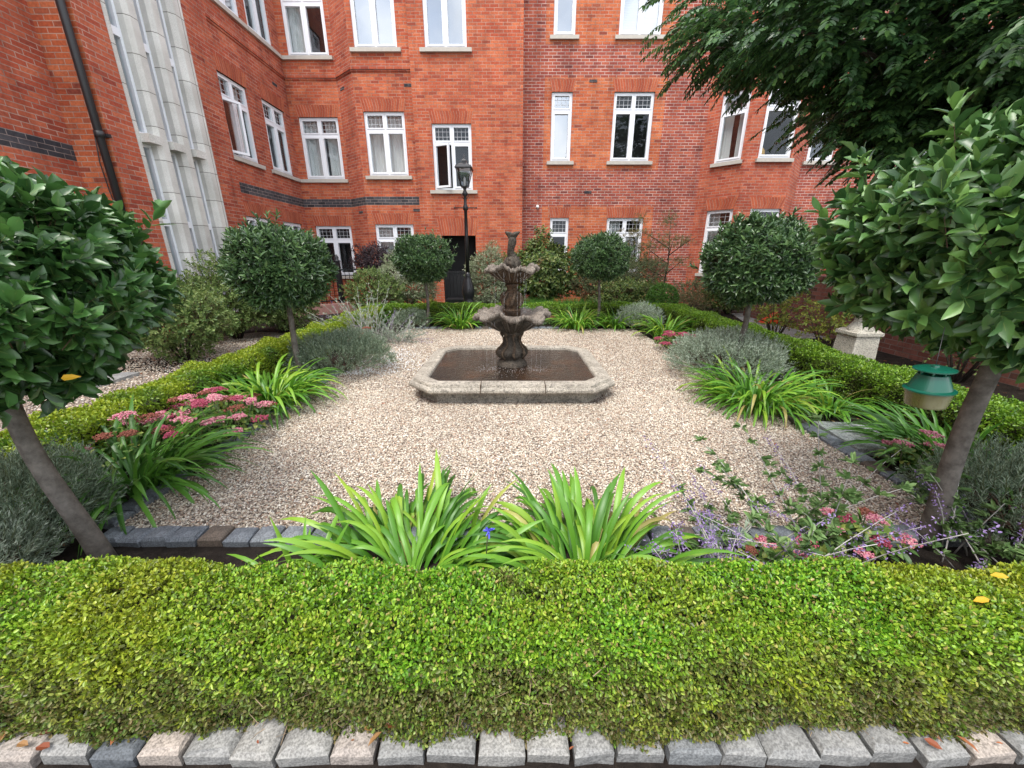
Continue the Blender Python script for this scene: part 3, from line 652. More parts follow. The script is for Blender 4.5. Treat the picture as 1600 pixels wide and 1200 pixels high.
RW = [(.83, 1.42, 4.17, 5.90), (2.6, 3.75, 4.17, 5.90), (.83, 1.42, 7.19, 8.9), (2.6, 3.75, 7.19, 8.9), (.88, 1.46, 1.0, 2.62), (2.65, 3.78, 1.0, 2.62)]
def rz_(a, z):
    if .2 < a < 5.2 and not (2.95 < z < 3.95 or 6.25 < z < 7.0):
        if .62 < a < 4.0: return 1
    return 0
build_wall(WR, ['brick_dark', 'brick_orange'], RW, ([.62, 4.05, 1.75, 2.35], [2.95, 3.95, 6.25, 7.0], rz_))
for k, (a0, a1, z0, z1) in enumerate(RW):
    single = a1 - a0 < .8
    gm = ['glass_sky', 'glass_dark', 'glass_sky', 'glass_sky', 'glass_dark', 'glass_mid'][k]
    window(WR, a0, a1, z0, z1, gm, [None, None, None, 'blind', None, 'left'][k], single=single, trans=.25 if k < 4 else .28)
FW = [(.35, 1.07, 4.05, 5.75), (.37, 1.1, 1.0, 2.79)]
build_wall(WF, ['brick_side'], FW, None)
for k, q in enumerate(FW): window(WF, *q, 'glass_mid', 'left' if k else 'part', single=True, sill_ext=(.06, .05), lead=bool(k))
GW = [(.36, 1.27, 4.07, 5.75), (.42, 1.3, 1.0, 2.79)]
build_wall(WG, ['brick_side'], GW, None)
for k, q in enumerate(GW): window(WG, *q, 'glass_dark', None, single=True, sill_ext=(.06, .06), lead=bool(k))
build_wall(WH, ['brick_side'], [])
R2W = [(.12, .9, 4.17, 5.9), (3.2, 4.3, 4.17, 5.9)]
build_wall(WR2, ['brick_dark'], R2W)
for q in R2W: window(WR2, *q, 'glass_mid', single=q[0] < 1)
AW = [(.48, 1.57, 3.31, 4.96), (.42, 1.52, 6.66, 8.3), (.59, 1.61, 0, 2.08)]
build_wall(WA, ['brick'], AW)
window(WA, *AW[0], 'glass_dark', None, ajar=0, sill_ext=(.13, .13)); window(WA, *AW[1], 'glass_sky', None, notop=True, sill_ext=(.13, .13))
l_ = MB(); l_.raw([WA.P(.58, 2.08, .004), WA.P(1.62, 2.08, .004), WA.P(1.74, 2.56, .004), WA.P(.46, 2.56, .004)], [(0, 1, 2, 3)])
l_.build('lintel', 'brick_soldier', bld, lambda V, L, st, T: np.stack([(V[L][:, 0] + 1.6) / (1 + (V[L][:, 2] - 2.08) * .25), .02 + (V[L][:, 2] - 2.08)], 1))
build_wall(WA2, ['brick'], []); build_wall(WAB, ['brick'], [])
band = [(2.93, 3.155, 1)]
BW = [(.2, 1.33, 3.70, 5.28), (.14, 1.28, 6.71, 8.35), (.2, 1.35, .9, 2.40)]
build_wall(WB, ['brick', 'brick_blue'], BW, None, band)
window(WB, *BW[0], 'glass_mid', 'full'); window(WB, *BW[1], 'glass_sky', None, notop=True); window(WB, *BW[2], 'glass_mid', 'left')
build_wall(WC, ['brick_side', 'brick_blue'], [], None, band)
DW = [(.22, 1.36, 3.70, 5.30), (.2, 1.34, 6.75, 8.4), (.24, 1.36, .9, 2.39)]
build_wall(WD, ['brick', 'brick_blue'], DW, None, band)
window(WD, *DW[0], 'glass_mid', 'part', sill_ext=(.18, .1)); window(WD, *DW[1], 'glass_mid', 'left', sill_ext=(.18, .1)); window(WD, *DW[2], 'glass_dark', None)
EW = [(.04, 1.15, 3.70, 5.33), (1.72, 2.76, 3.70, 5.33), (.4, 1.45, 6.75, 8.4), (1.68, 2.74, 6.75, 8.4), (.04, 1.15, .9, 2.42), (1.72, 2.76, .9, 2.42)]
build_wall(WE, ['brick_side', 'brick_blue'], EW, None, band)
for k, q in enumerate(EW):
    window(WE, *q, ['glass_mid', 'glass_mid', 'glass_sky', 'glass_mid', 'glass_dark', 'glass_dark'][k], ['part', 'part', None, 'part', None, None][k], ajar=0 if k == 0 else None,
           sill_ext=(.0 if k in (0, 4) else .1, .1 if k not in (1, 3, 5) else .3))
build_wall(WSE, ['brick_side'], [])
# string course on D, C, B, E
sc_ = MB()
for W, a0, a1 in ((WE, .0, WE.L - .03), (WD, .03, WD.L), (WC, 0, WC.L), (WB, 0, WB.L)):
    wbox(sc_, W, a0, a1, 6.19, 6.235, .001, .02); wbox(sc_, W, a0, a1, 6.235, 6.33, .001, .045)
sc_.build('string_course', 'brick_side', bld, UV)
# stone stair window bay on the near part of the left wall
SB0, SB1 = .5, 2.22
build_wall(WS, ['brick_side'], [(SB0, SB1, .3, 9.6)])
build_wall(WT, ['brick_orange', 'brick_blue'], [])
build_wall(WQ, ['brick_side', 'brick_blue'], [], None, [(2.93, 3.155, 1)])
sb = MB()
def mullion(a0, a1, z0, z1, front, chamf=.06):
    prof = [(a0, -.16), (a0, front - chamf), (a0 + chamf, front), (a1 - chamf, front), (a1, front - chamf), (a1, -.16)]
    V = [W_.P(a, z, o) for z in (z0, z1) for (a, o) in prof]; n = len(prof)
    sb.raw(V, [(k, k + 1, n + k + 1, n + k) for k in range(n - 1)] + [tuple(range(n))[::-1], tuple(range(n, 2 * n))], 0, False)
W_ = WS
wbox(sb, WS, SB0, SB0 + .07, .3, 9.6, -.16, .012)
for a0, a1 in ((.82, 1.08), (1.34, 1.60)): mullion(a0, a1, .3, 9.6, .10)
mullion(1.86, 2.22, .3, 9.6, .10, .08)
for a0, a1 in ((.57, .82), (1.08, 1.34), (1.6, 1.86)):
    wbox(sb, WS, a0, a1, 3.34, 3.47, -.16, .15); wbox(sb, WS, a0, a1, .3, .42, -.16, .1); wbox(sb, WS, a0, a1, 6.62, 6.75, -.16, .14)
sb.build('stone_bay', 'stonebay', bld, UV)
for a0, a1 in ((.57, .82), (1.08, 1.34), (1.6, 1.86)):
    for z0, z1 in ((.42, 3.34), (3.47, 6.62), (6.75, 9.6)):
        f = MB(); frame_rect(f, WS, a0, a1, z0, z1, .05, -.15, -.06)
        zt = 2.08 if z0 < 1 else (z0 + 1.45)
        wbox(f, WS, a0 + .05, a1 - .05, zt - .06, zt + .06, -.15, -.045)
        w = f.build('window', 'upvc', bld); p = MB(); p.raw([WS.P(a0 + .04, z0 + .04, -.11), WS.P(a1 - .04, z0 + .04, -.11), WS.P(a1 - .04, z1 - .04, -.11), WS.P(a0 + .04, z1 - .04, -.11)], [(0, 1, 2, 3)])
        p.build('pane', 'glass_mid', w)
# air vents
for W, a, z in ((WE, 2.5, 5.85), (WC, .25, 5.9), (WB, 1.5, 5.85), (WB, 1.5, 2.75), (WC, .5, 2.72), (WR, 1.98, 6.12), (WR, 2.0, 3.3)):
    v = MB(); wbox(v, W, a - .11, a + .11, z, z + .07, .001, .006); 
    for k in range(5): wbox(v, W, a - .095 + k * .04, a - .075 + k * .04, z + .01, z + .06, .006, .012)
    v.build('air_vent', 'brick_blue', bld, UV)
v = MB(); v.lathe([(.05, 0), (.05, .03), (.035, .06), (.01, .07)], 12); 
for i_ in range(len(v.v)):
    q = v.v[i_].copy(); v.v[i_] = np.stack([q[:, 0] + .78, 12.9 - q[:, 2], q[:, 1] + 2.93], 1)
v.build('alarm_sounder', 'white', bld)  # small pale dome of an alarm sounder on the right facade, not a lamp
# chair seen behind the bay window glass
ch = MB(); ch.lathe([(.17, 0), (.18, .1), (.16, .2), (.10, .27), (.03, .29)], 20, (7.05, 12.5, 4.15), mod=lambda a, i, z: 1 - .35 * abs(math.sin(a)))
tag(ch.build('chair_back', 'chair'), 'mustard rounded chair back seen inside the right bay window above its sill', 'chair')

# drainpipe and cable
dp = thing('drainpipe', 'black cast drainpipe running up the brick corner on the left', 'drainpipe', (-6.2, 6.86, 0))
p = MB(); p.tube([(-6.36, 6.83, 0), (-6.36, 6.83, Z1)], .052, 14); p.build('pipe', 'blackpipe', dp)
for z in (1.4, 3.23, 5.0, 6.8, 8.6):
    p = MB(); p.tube([(-6.36, 6.83, z), (-6.36, 6.83, z + .09)], .064, 14); p.box(-6.46, -6.26, 6.875, 6.918, z + .02, z + .07); p.build('bracket', 'blackpipe', dp)
p = MB(); p.tube([(-6.50, 6.90, 3.3), (-6.53, 6.88, 2.9), (-6.52, 6.89, 2.5), (-6.47, 6.88, 2.1), (-6.42, 6.90, 1.8), (-6.42, 6.9, .2)], .008, 6)
tag(p.build('cable', 'blackpipe'), 'thin black cable hanging down the brickwork beside the drainpipe', 'cable')

# black gate in the doorway
gt = thing('panelled_gate', 'black boarded gate closing the lower half of the dark doorway', 'gate', (-1.6, 12.33, 0))
p = MB(); p.box(-2.1, -2.04, 12.32, 12.38, 0, 1.08); p.box(-1.15, -1.1, 12.32, 12.38, 0, 1.08); p.box(-2.04, -1.15, 12.325, 12.375, 1.0, 1.06); p.box(-2.04, -1.15, 12.325, 12.375, .12, .2); p.build('gate_frame', 'black', gt)
p = MB()
for k in range(8): p.box(-2.04 + k * .111, -2.04 + k * .111 + .104, 12.335, 12.36, .2, 1.0)
p.build('boards', 'black', gt)
# black wheelie-like storage box before the doorway
bx = thing('storage_box', 'black slatted storage box standing behind the back hedge beside the lamp post', 'storage box', (-1.35, 11.3, 0))
p = MB(); p.box(-1.85, -.92, 11.1, 11.5, 0, .30); p.box(-1.88, -.89, 11.07, 11.53, .30, .335); p.build('body', 'black', bx)
p = MB()
for k in range(8): p.box(-1.84 + k * .116, -1.84 + k * .116 + .1, 11.085, 11.10, .02, .29)
p.build('slats', 'black', bx)

# iron railing with plinth between the left wall and facade
rl = thing('iron_railing', 'black iron railing with scrolled panels on a pink stone plinth at the left rear corner', 'railing', (-5.2, 10.3, 0))
A_, B_ = np.array([-6.2, 9.6]), np.array([-3.9, 11.6]); Wl = Wall(A_, B_)
p = MB(); wbox(p, Wl, 0, Wl.L, 0, .26, -.12, .12); p.build('plinth', 'pinkstone', rl)
p = MB(); wbox(p, Wl, 0, Wl.L, .32, .35, -.02, .02); wbox(p, Wl, 0, Wl.L, 1.12, 1.16, -.025, .025); wbox(p, Wl, 0, Wl.L, .98, 1.0, -.015, .015)
p.build('rails', 'black', rl)
k = 0; a = .05
while a < Wl.L:
    p = MB(); q = Wl.P(a, 0); p.tube([(q[0], q[1], .26), (q[0], q[1], 1.22), (q[0], q[1], 1.3)], [.009, .009, .002], 6); 
    if k % 2 == 0:
        for zc in (.72,):
            p.tube([Wl.P(a + .05 + .04 * math.cos(t_), zc + .07 * math.sin(t_)) for t_ in np.linspace(0, 2 * math.pi, 13)], .005, 5)
    p.build('bar', 'black', rl); a += .115; k += 1
for a in (.9, 1.95):
    p = MB(); q = Wl.P(a, 0); p.box(q[0] - .06, q[0] + .06, q[1] - .06, q[1] + .06, .0, 1.35); p.lathe([(.085, 1.35), (.085, 1.38), (.05, 1.41), (.06, 1.46), (.03, 1.52), (.005, 1.54)], 12, (q[0], q[1], 0)); p.build('post', 'black', rl)

# ------------------------------------------------------------------ LAMP POST
LX, LY = -1.08, 9.75
lp = thing('street_lamp', 'black Victorian lantern on a slim post standing before the doorway', 'lamp post', (LX, LY, 0))
c = (LX, LY, 0)
p = MB(); p.lathe([(.20, 0), (.20, .12), (.17, .15), (.16, .30), (.18, .33), (.13, .38), (.12, .5), (.135, .56), (.15, .66), (.13, .8), (.085, .95), (.065, 1.02), (.075, 1.05), (.05, 1.09), (.046, 1.12)], 20, c, mod=lambda a, i, z: 1 + (.04 * math.cos(8 * a) if .4 < z < 1 else 0)); p.build('base', 'black', lp)
p = MB(); p.lathe([(.046, 1.1), (.040, 2.0), (.036, 2.50), (.06, 2.52), (.06, 2.58), (.034, 2.64), (.034, 2.80), (.055, 2.83), (.06, 2.87), (.03, 2.93), (.045, 2.98), (.06, 3.0)], 16, c, mod=lambda a, i, z: 1 + (.05 * math.cos(10 * a) if z < 2.5 else 0)); p.build('post', 'black', lp)
p = MB(); p.tube([(LX - .24, LY, 2.56), (LX + .24, LY, 2.56)], .011, 8)
for s_ in (-1, 1): p.lathe([(.004, -.02), (.02, -.01), (.02, .01), (.004, .02)], 10, (LX + s_ * .25, LY, 2.56))
p.build('ladder_bar', 'black', lp)
p = MB()
for s_ in (-1, 1):
    p.tube([(LX + s_ * .03, LY, 2.74), (LX + s_ * .075, LY, 2.80), (LX + s_ * .06, LY, 2.87), (LX + s_ * .04, LY, 2.86)], .007, 6)
lt = p.build('scrolls', 'black', lp)
p = MB(); zb, zt_ = 3.0, 3.36; rb, rt = .078, .168
for sx, sy in ((-1, -1), (1, -1), (1, 1), (-1, 1)): p.tube([(LX + sx * rb, LY + sy * rb, zb), (LX + sx * rt, LY + sy * rt, zt_)], .010, 6)
for r_, z_ in ((rb, zb), (rt, zt_)):
    q = [(LX - r_, LY - r_, z_), (LX + r_, LY - r_, z_), (LX + r_, LY + r_, z_), (LX - r_, LY + r_, z_), (LX - r_, LY - r_, z_)]
    for a_, b_ in zip(q, q[1:]): p.tube([a_, b_], .011, 6)
lf = p.build('lantern_frame', 'black', lp)
p = MB()
q0 = [(LX + sx * rb, LY + sy * rb, zb) for sx, sy in ((-1, -1), (1, -1), (1, 1), (-1, 1))]; q1 = [(LX + sx * rt, LY + sy * rt, zt_) for sx, sy in ((-1, -1), (1, -1), (1, 1), (-1, 1))]
p.raw(q0 + q1, [(k, (k + 1) % 4, 4 + (k + 1) % 4, 4 + k) for k in range(4)]); p.build('lamp_glass', 'lampglass', lf)
p = MB(); p.lathe([(.012, 3.0), (.02, 3.04), (.028, 3.1), (.028, 3.17), (.01, 3.2)], 10, c); p.build('bulb', 'white', lf)
p = MB(); p.lathe([(.265, zt_ - .005), (.27, zt_ + .015), (.19, zt_ + .07), (.10, zt_ + .115), (.075, zt_ + .12), (.075, zt_ + .155), (.085, zt_ + .16), (.05, zt_ + .19), (.02, zt_ + .21), (.012, zt_ + .24), (.02, zt_ + .26), (.003, zt_ + .31)], 4, c, smooth=False, ph=math.pi / 4)
for sx, sy in ((-1, -1), (1, -1), (1, 1), (-1, 1)): p.lathe([(.012, 0), (.016, .02), (.003, .05)], 6, (LX + sx * .165, LY + sy * .165, zt_ + .01))
p.build('lantern_roof', 'black', lp)

# ------------------------------------------------------------------ FOUNTAIN
FX, FY = 0, 4.69
fo = thing('fountain', 'two tiered carved stone fountain standing in a wide low octagonal basin', 'fountain', (FX, FY, 0))
def octa(hx, hy, ch): return [(-hx + ch, -hy), (hx - ch, -hy), (hx, -hy + ch), (hx, hy - ch), (hx - ch, hy), (-hx + ch, hy), (-hx, hy - ch), (-hx, -hy + ch)]
def octring(mb, prof):
    V = []
    for off, z in prof:   # off = inset from the outer line
        hx, hy, ch_ = 1.13 - off, .98 - off, .27 - off * .586
        for (x_, y_) in octa(hx, hy, ch_): V.append((FX + x_, FY + y_, z))
    n = 8; mb.raw(V, [(i * n + k, i * n + (k + 1) % n, (i + 1) * n + (k + 1) % n, (i + 1) * n + k) for i in range(len(prof) - 1) for k in range(n)], 0)
b = MB(); octring(b, [(.13, -.02), (.13, .03), (.125, .04), (.14, .05), (.14, .115), (.12, .125), (.085, .13), (.03, .14), (.008, .152), (.0, .168), (.002, .186), (.016, .202), (.040, .208), (.046, .204), (.052, .222), (.060, .236), (.15, .243), (.185, .238), (.20, .225), (.205, .20), (.205, .05)])
b.build('basin', 'basin', fo)
n_ = MB()
for (x_, y_) in octa(1.13, .98, .27)[:2] + [(-.35, -.98), (.35, -.98)]:
    pass
n_.box(FX - .006 - .32, FX - .32, FY - .985, FY - .78, .16, .2455); n_.box(FX + .34, FX + .346, FY - .985, FY - .78, .16, .2455); n_.build('rim_joints', 'wetstone', fo)
w = MB(); V = [(FX + x_, FY + y_, .203) for x_, y_ in octa(.928, .778, .155)]; w.raw(V, [tuple(range(8))]); wo_ = w.build('water', 'water', fo)
p = MB(); rib = lambda nn, am: (lambda a, i, z: 1 + am * abs(math.sin(nn * a / 2)))
p.lathe([(.19, .10), (.19, .225), (.175, .235), (.165, .26), (.135, .272), (.13, .29), (.15, .31), (.172, .335), (.178, .37), (.165, .405), (.128, .43), (.105, .455), (.095, .50), (.094, .54), (.10, .57), (.118, .585), (.14, .60), (.14, .625), (.11, .64)], 72, (FX, FY, 0),
        mod=lambda a, i, z: 1 + (.20 * (abs(math.sin(4 * a)) - .5) if .29 < z < .57 else 0) + (.08 * (abs(math.sin(6 * a)) - .5) if .57 < z < .63 else 0) + (.02 * math.sin(31 * a + z * 90) if .3 < z < .6 else 0))
pd = p.build('pedestal', 'bowl', fo)
p = MB()
PR = [(.155, .295), (.185, .335), (.190, .37), (.172, .41), (.133, .45), (.108, .50), (.110, .55), (.13, .59)]
for k in range(8):
    a = k * math.pi / 4 + .2
    p.tube([(FX + r_ * math.cos(a + .10 * math.sin(z_ * 30)), FY + r_ * math.sin(a + .10 * math.sin(z_ * 30)), z_) for r_, z_ in PR], [.008, .016, .019, .016, .012, .009, .012, .017], 8)
    p.lathe([(.004, -.02), (.02, -.012), (.024, 0), (.02, .012), (.004, .02)], 10, (FX + .128 * math.cos(a), FY + .128 * math.sin(a), .60))
p.build('acanthus_scrolls', 'rimstone2', pd)
def bowl(R, z0, zr, rn, name, mats, N=8, n=288):
    b = MB(); H = zr - z0
    prof = [(rn, z0), (R * .36, z0 + .12 * H), (R * .60, z0 + .34 * H), (R * .79, z0 + .60 * H), (R * .90, z0 + .78 * H), (R * .985, z0 + .80 * H), (R * 1.02, z0 + .88 * H), (R * 1.0, zr), (R * .95, zr + .008), (R * .88, zr - .004), (R * .6, zr - .028), (R * .2, zr - .035), (.01, zr - .035)]
    def lob(a): return abs(math.cos(N * a / 2)) ** .5
    def mod(a, i, z):
        f = [.3, 1.0, 1.1, 1.0, .9, 1, 1, 1, 1, .9, .3, 0, 0][i]
        return 1 + f * (.27 * (lob(a) - .75)) + (  .035 * math.sin(N * 5 * a) if i in (5, 6, 7, 8) else 0) + (.012 * math.cos(N * 3 * a) if i in (1, 2, 3) else 0)
    def zm(a, i):
        f = [0, 0, .1, .3, .7, 1, 1, 1, 1, .9, .2, 0, 0][i]
        return f * H * .19 * (-math.cos(N * a) * .6 + .5 * math.sin(3 * a + 1)) + (.008 * math.sin(N * 5 * a) if i in (5, 6, 7, 8) else 0)
    b.lathe(prof[:5], n, (FX, FY, 0), mod, zm, 0)
    m2 = lambda a, i, z: mod(a, i + 4, z); z2 = lambda a, i: zm(a, i + 4)
    b.lathe(prof[4:], n, (FX, FY, 0), m2, z2, 1)
    bo = b.build(name, mats, fo)
    rb_ = MB()
    for k in range(N * 3):
        a = 2 * math.pi * k / (N * 3) + math.pi / N; pts = []
        for i in range(1, 6):
            rr = prof[i][0] * mod(a, i, 0) * 1.012; pts.append((FX + rr * math.cos(a), FY + rr * math.sin(a), prof[i][1] + zm(a, i)))
        rb_.tube(pts, [.004, .006, .008, .008, .007] if k % 3 else [.008, .012, .013, .012, .009], 6)
    rb_.build('shell_ribs', 'rimstone', bo)
    return bo
bowl(.43, .60, .85, .11, 'lower_bowl', ['bowl', 'rimstone'], 8)
p = MB(); p.lathe([(.10, .80), (.105, .86), (.115, .875), (.115, .895), (.085, .905), (.095, .93), (.118, .97), (.122, 1.02), (.105, 1.07), (.072, 1.10), (.055, 1.13), (.062, 1.15), (.08, 1.165), (.08, 1.18), (.055, 1.19), (.06, 1.24)], 64, (FX, FY, 0),
        mod=lambda a, i, z: 1 + (.16 * math.sin(5 * a + z * 30) * math.sin(4 * a) if .92 < z < 1.1 else .04 * math.sin(8 * a)))
st_ = p.build('stem', 'wetstone', fo)
p = MB()
for k in range(7):
    a = k * 2 * math.pi / 7
    p.tube([(FX + r_ * math.cos(a + dz * 3), FY + r_ * math.sin(a + dz * 3), .90 + dz) for r_, dz in ((.10, .02), (.122, .06), (.13, .11), (.118, .16), (.088, .20))], [.008, .018, .02, .016, .008], 8)
p.build('carved_leaves', 'rimstone2', st_)
bowl(.295, 1.19, 1.375, .065, 'upper_bowl', ['wetstone', 'rimstone'], 8)
p = MB()   # leaping fish finial: coiled base, twisting body, flared tail
p.lathe([(.075, 1.34), (.085, 1.38), (.095, 1.41), (.085, 1.44), (.06, 1.465), (.045, 1.49)], 40, (FX, FY, 0), mod=lambda a, i, z: 1 + .22 * math.sin(3 * a + z * 40) + .08 * math.sin(7 * a))
pts = []; rs = []
for k in range(17):
    f = k / 16; an = f * 5.2 + .6; rr = .034 * (1 - f * .45)
    pts.append((FX + rr * math.cos(an) + .012 * math.sin(f * 4), FY + rr * math.sin(an), 1.42 + .27 * f)); rs.append(.056 - .018 * f + .007 * math.sin(f * 9))
p.tube(pts, rs, 14)
p.lathe([(.026, 1.675), (.034, 1.70), (.052, 1.725), (.062, 1.745), (.052, 1.756), (.02, 1.75)], 36, (FX, FY, 0), mod=lambda a, i, z: 1 + .42 * math.cos(2 * a + .4) + .12 * math.cos(5 * a), zmod=lambda a, i: .012 * math.cos(2 * a) * (i > 1))
for an, s_ in ((2.6, 1), (.4, 1), (4.4, 1)):
    p.tube([(FX + .03 * math.cos(an), FY + .03 * math.sin(an), 1.44), (FX + .075 * math.cos(an), FY + .075 * math.sin(an), 1.47), (FX + .085 * math.cos(an + .5), FY + .085 * math.sin(an + .5), 1.43), (FX + .07 * math.cos(an + .9), FY + .07 * math.sin(an + .9), 1.40)], [.026, .024, .018, .006], 10)
p.build('fish_finial', 'bowl', fo)
# falling water and splashes
p = MB()
for (an, R_, za, zb_) in [(-1.35, .275, 1.33, .87), (-1.2, .272, 1.33, .87), (-1.05, .275, 1.33, .9), (-.95, .27, 1.32, .88), (-1.9, .275, 1.33, .87), (-2.3, .29, 1.32, .86), (-2.15, .42, .80, .19), (-2.35, .42, .79, .19), (-2.05, .42, .79, .19), (-1.0, .42, .80, .19), (-.8, .41, .78, .19), (-.65, .43, .78, .19)]:
    x_, y_ = FX + R_ * math.cos(an), FY + R_ * math.sin(an); z = za
    while z > zb_:
        l_ = random.uniform(.02, .08); r_ = random.uniform(.0006, .0013); jx = random.uniform(-.004, .004)
        p.tube([(x_ + jx, y_, z), (x_ + jx, y_, z - l_)], [r_ * .5, r_], 5); z -= l_ + random.uniform(.004, .03)
for (cx, cy, s_, k) in ((-.3, 4.42, .08, 90), (.3, 4.40, .08, 70), (-.02, 4.32, .14, 90), (0, 4.5, .3, 50)):
    for q in range(k):
        x_, y_ = random.gauss(cx, s_), random.gauss(cy, s_ * .8)
        if abs(x_) < .85 and 4.0 < y_ < 5.3:
            r_ = random.uniform(.001, .003); p.lathe([(r_ * .5, -r_), (r_, 0), (r_ * .4, r_)], 6, (x_, y_, .207 + abs(random.gauss(0, .015))))
tag(p.build('falling_water', 'drops', fo), kind='stuff')

# ------------------------------------------------------------------ GARDEN WALL, URN, small fixtures
gw = MB(); gw.box(6.1, 6.4, -2, 10.2, 0, 1.05); gw.box(6.05, 6.45, -2, 10.2, 1.05, 1.12)
tag(gw.build('garden_wall', 'brick_garden', None, UV), 'low old brick garden wall with coping running down the right side', 'wall')
UX, UY = 4.36, 4.78
ur = thing('garden_urn', 'pale stone urn with fluted foot on a square pedestal behind the right hedge', 'urn', (UX, UY, 0))
p = MB()
p.raw([(UX + sx * .165, UY + sy * .165, 0) for sx, sy in ((-1, -1), (1, -1), (1, 1), (-1, 1))] + [(UX + sx * .145, UY + sy * .145, .56) for sx, sy in ((-1, -1), (1, -1), (1, 1), (-1, 1))], [(3, 2, 1, 0), (4, 5, 6, 7)] + [(k, (k + 1) % 4, 4 + (k + 1) % 4, 4 + k) for k in range(4)])
p.lathe([(.21, .56), (.235, .57), (.235, .605), (.21, .615), (.18, .635)], 4, (UX, UY, 0), smooth=False, ph=math.pi / 4); p.build('pedestal', 'urn', ur)
p = MB(); p.lathe([(.145, .615), (.14, .64), (.10, .69), (.075, .74), (.08, .79), (.105, .80), (.105, .82), (.09, .83)], 64, (UX, UY, 0), mod=lambda a, i, z: 1 + (.06 * math.cos(16 * a) if .64 < z < .79 else 0)); p.build('foot', 'urn', ur)
p = MB(); p.lathe([(.07, .82), (.15, .86), (.23, .93), (.25, .98), (.20, 1.04), (.18, 1.12), (.22, 1.19), (.27, 1.21), (.27, 1.235), (.23, 1.24), (.17, 1.16), (.02, 1.10)], 64, (UX, UY, 0), mod=lambda a, i, z: 1 + (.05 * math.cos(16 * a) if z < .97 else 0)); p.build('bowl', 'urn', ur)
# insect trap
TX, TY, TZ = 1.545, 1.34, .970
tp = thing('insect_trap', 'green and cloudy plastic insect trap hanging beside the right bay trunk', 'insect trap', (TX, TY, TZ))
p = MB(); p.lathe([(.060, .060), (.071, .061), (.072, .066), (.0605, .070), (.0600, .072), (.042, .122), (.041, .123), (.005, .124)], 48, (TX, TY, TZ), smooth=False); hb = p.build('funnel_body', 'trapgreen', tp)
for k in range(7): a = k * math.pi / 3.5 + .3; p = MB(); p.tube([(TX + .037 * math.cos(a), TY + .037 * math.sin(a), TZ + .120), (TX + .037 * math.cos(a), TY + .037 * math.sin(a), TZ + .140)], .0045, 6); p.build('bar', 'trapgreen', tp)
p = MB(); p.lathe([(.052, .137), (.058, .138), (.058, .142), (.044, .147), (.012, .149), (.010, .156)], 48, (TX, TY, TZ), smooth=False); p.build('lid', 'trapgreen', tp)
p = MB(); p.lathe([(.045, 0), (.056, .002), (.058, .008), (.066, .0605)], 48, (TX, TY, TZ), smooth=False); p.build('cup', 'trapcup', tp)
p = MB(); p.tube([(TX, TY, TZ + .15), (TX + .02, TY + .02, TZ + .2), (TX + .06, TY + .06, TZ + .28)], .0012, 5); p.build('wire', 'blackpipe', tp)
tp.rotation_euler = (0, rad(-4), 0)
# board laid in the right bed
p = MB(); p.raw([(2.74, 2.72, 0), (3.12, 2.66, 0), (3.22, 3.2, 0), (2.78, 3.26, 0), (2.74, 2.72, .055), (3.12, 2.66, .055), (3.22, 3.2, .055), (2.78, 3.26, .055)], [(3, 2, 1, 0), (4, 5, 6, 7), (0, 1, 5, 4), (1, 2, 6, 5), (2, 3, 7, 6), (3, 0, 4, 7)])
tag(p.build('flat_slab', 'timber'), 'flat pale grey slab lying in the right bed beside the gravel edge', 'slab')
p = MB(); p.box(-5.7, -4.9, 4.2, 4.85, 0, .05); tag(p.build('paving_slab', 'slab'), 'pale paving slab beyond the left hedge near the left path', 'slab')
# orange scoop
p = MB(); p.raw([(6.35, 9.35, .02), (6.85, 9.35, .02), (6.85, 9.55, .40), (6.80, 9.75, .02), (6.35, 9.6, .02)], [(0, 1, 2), (1, 3, 2), (3, 4, 2), (4, 0, 2)]); oo = thing('plastic_scoop', 'bright orange triangular plastic scoop lying on the path behind the right hedge', 'scoop', (6.2, 9.0, 0))
for q in range(len(p.v)): p.v[q] = (p.v[q] - np.array([6.6, 9.5, 0])) * .95 + np.array([6.0, 8.9, .02])
p.build('blade', 'orange', oo); p = MB(); p.tube([(5.77, 8.75, .05), (6.24, 8.94, .41)], .012, 6); p.build('rim', 'orange_pale', oo)

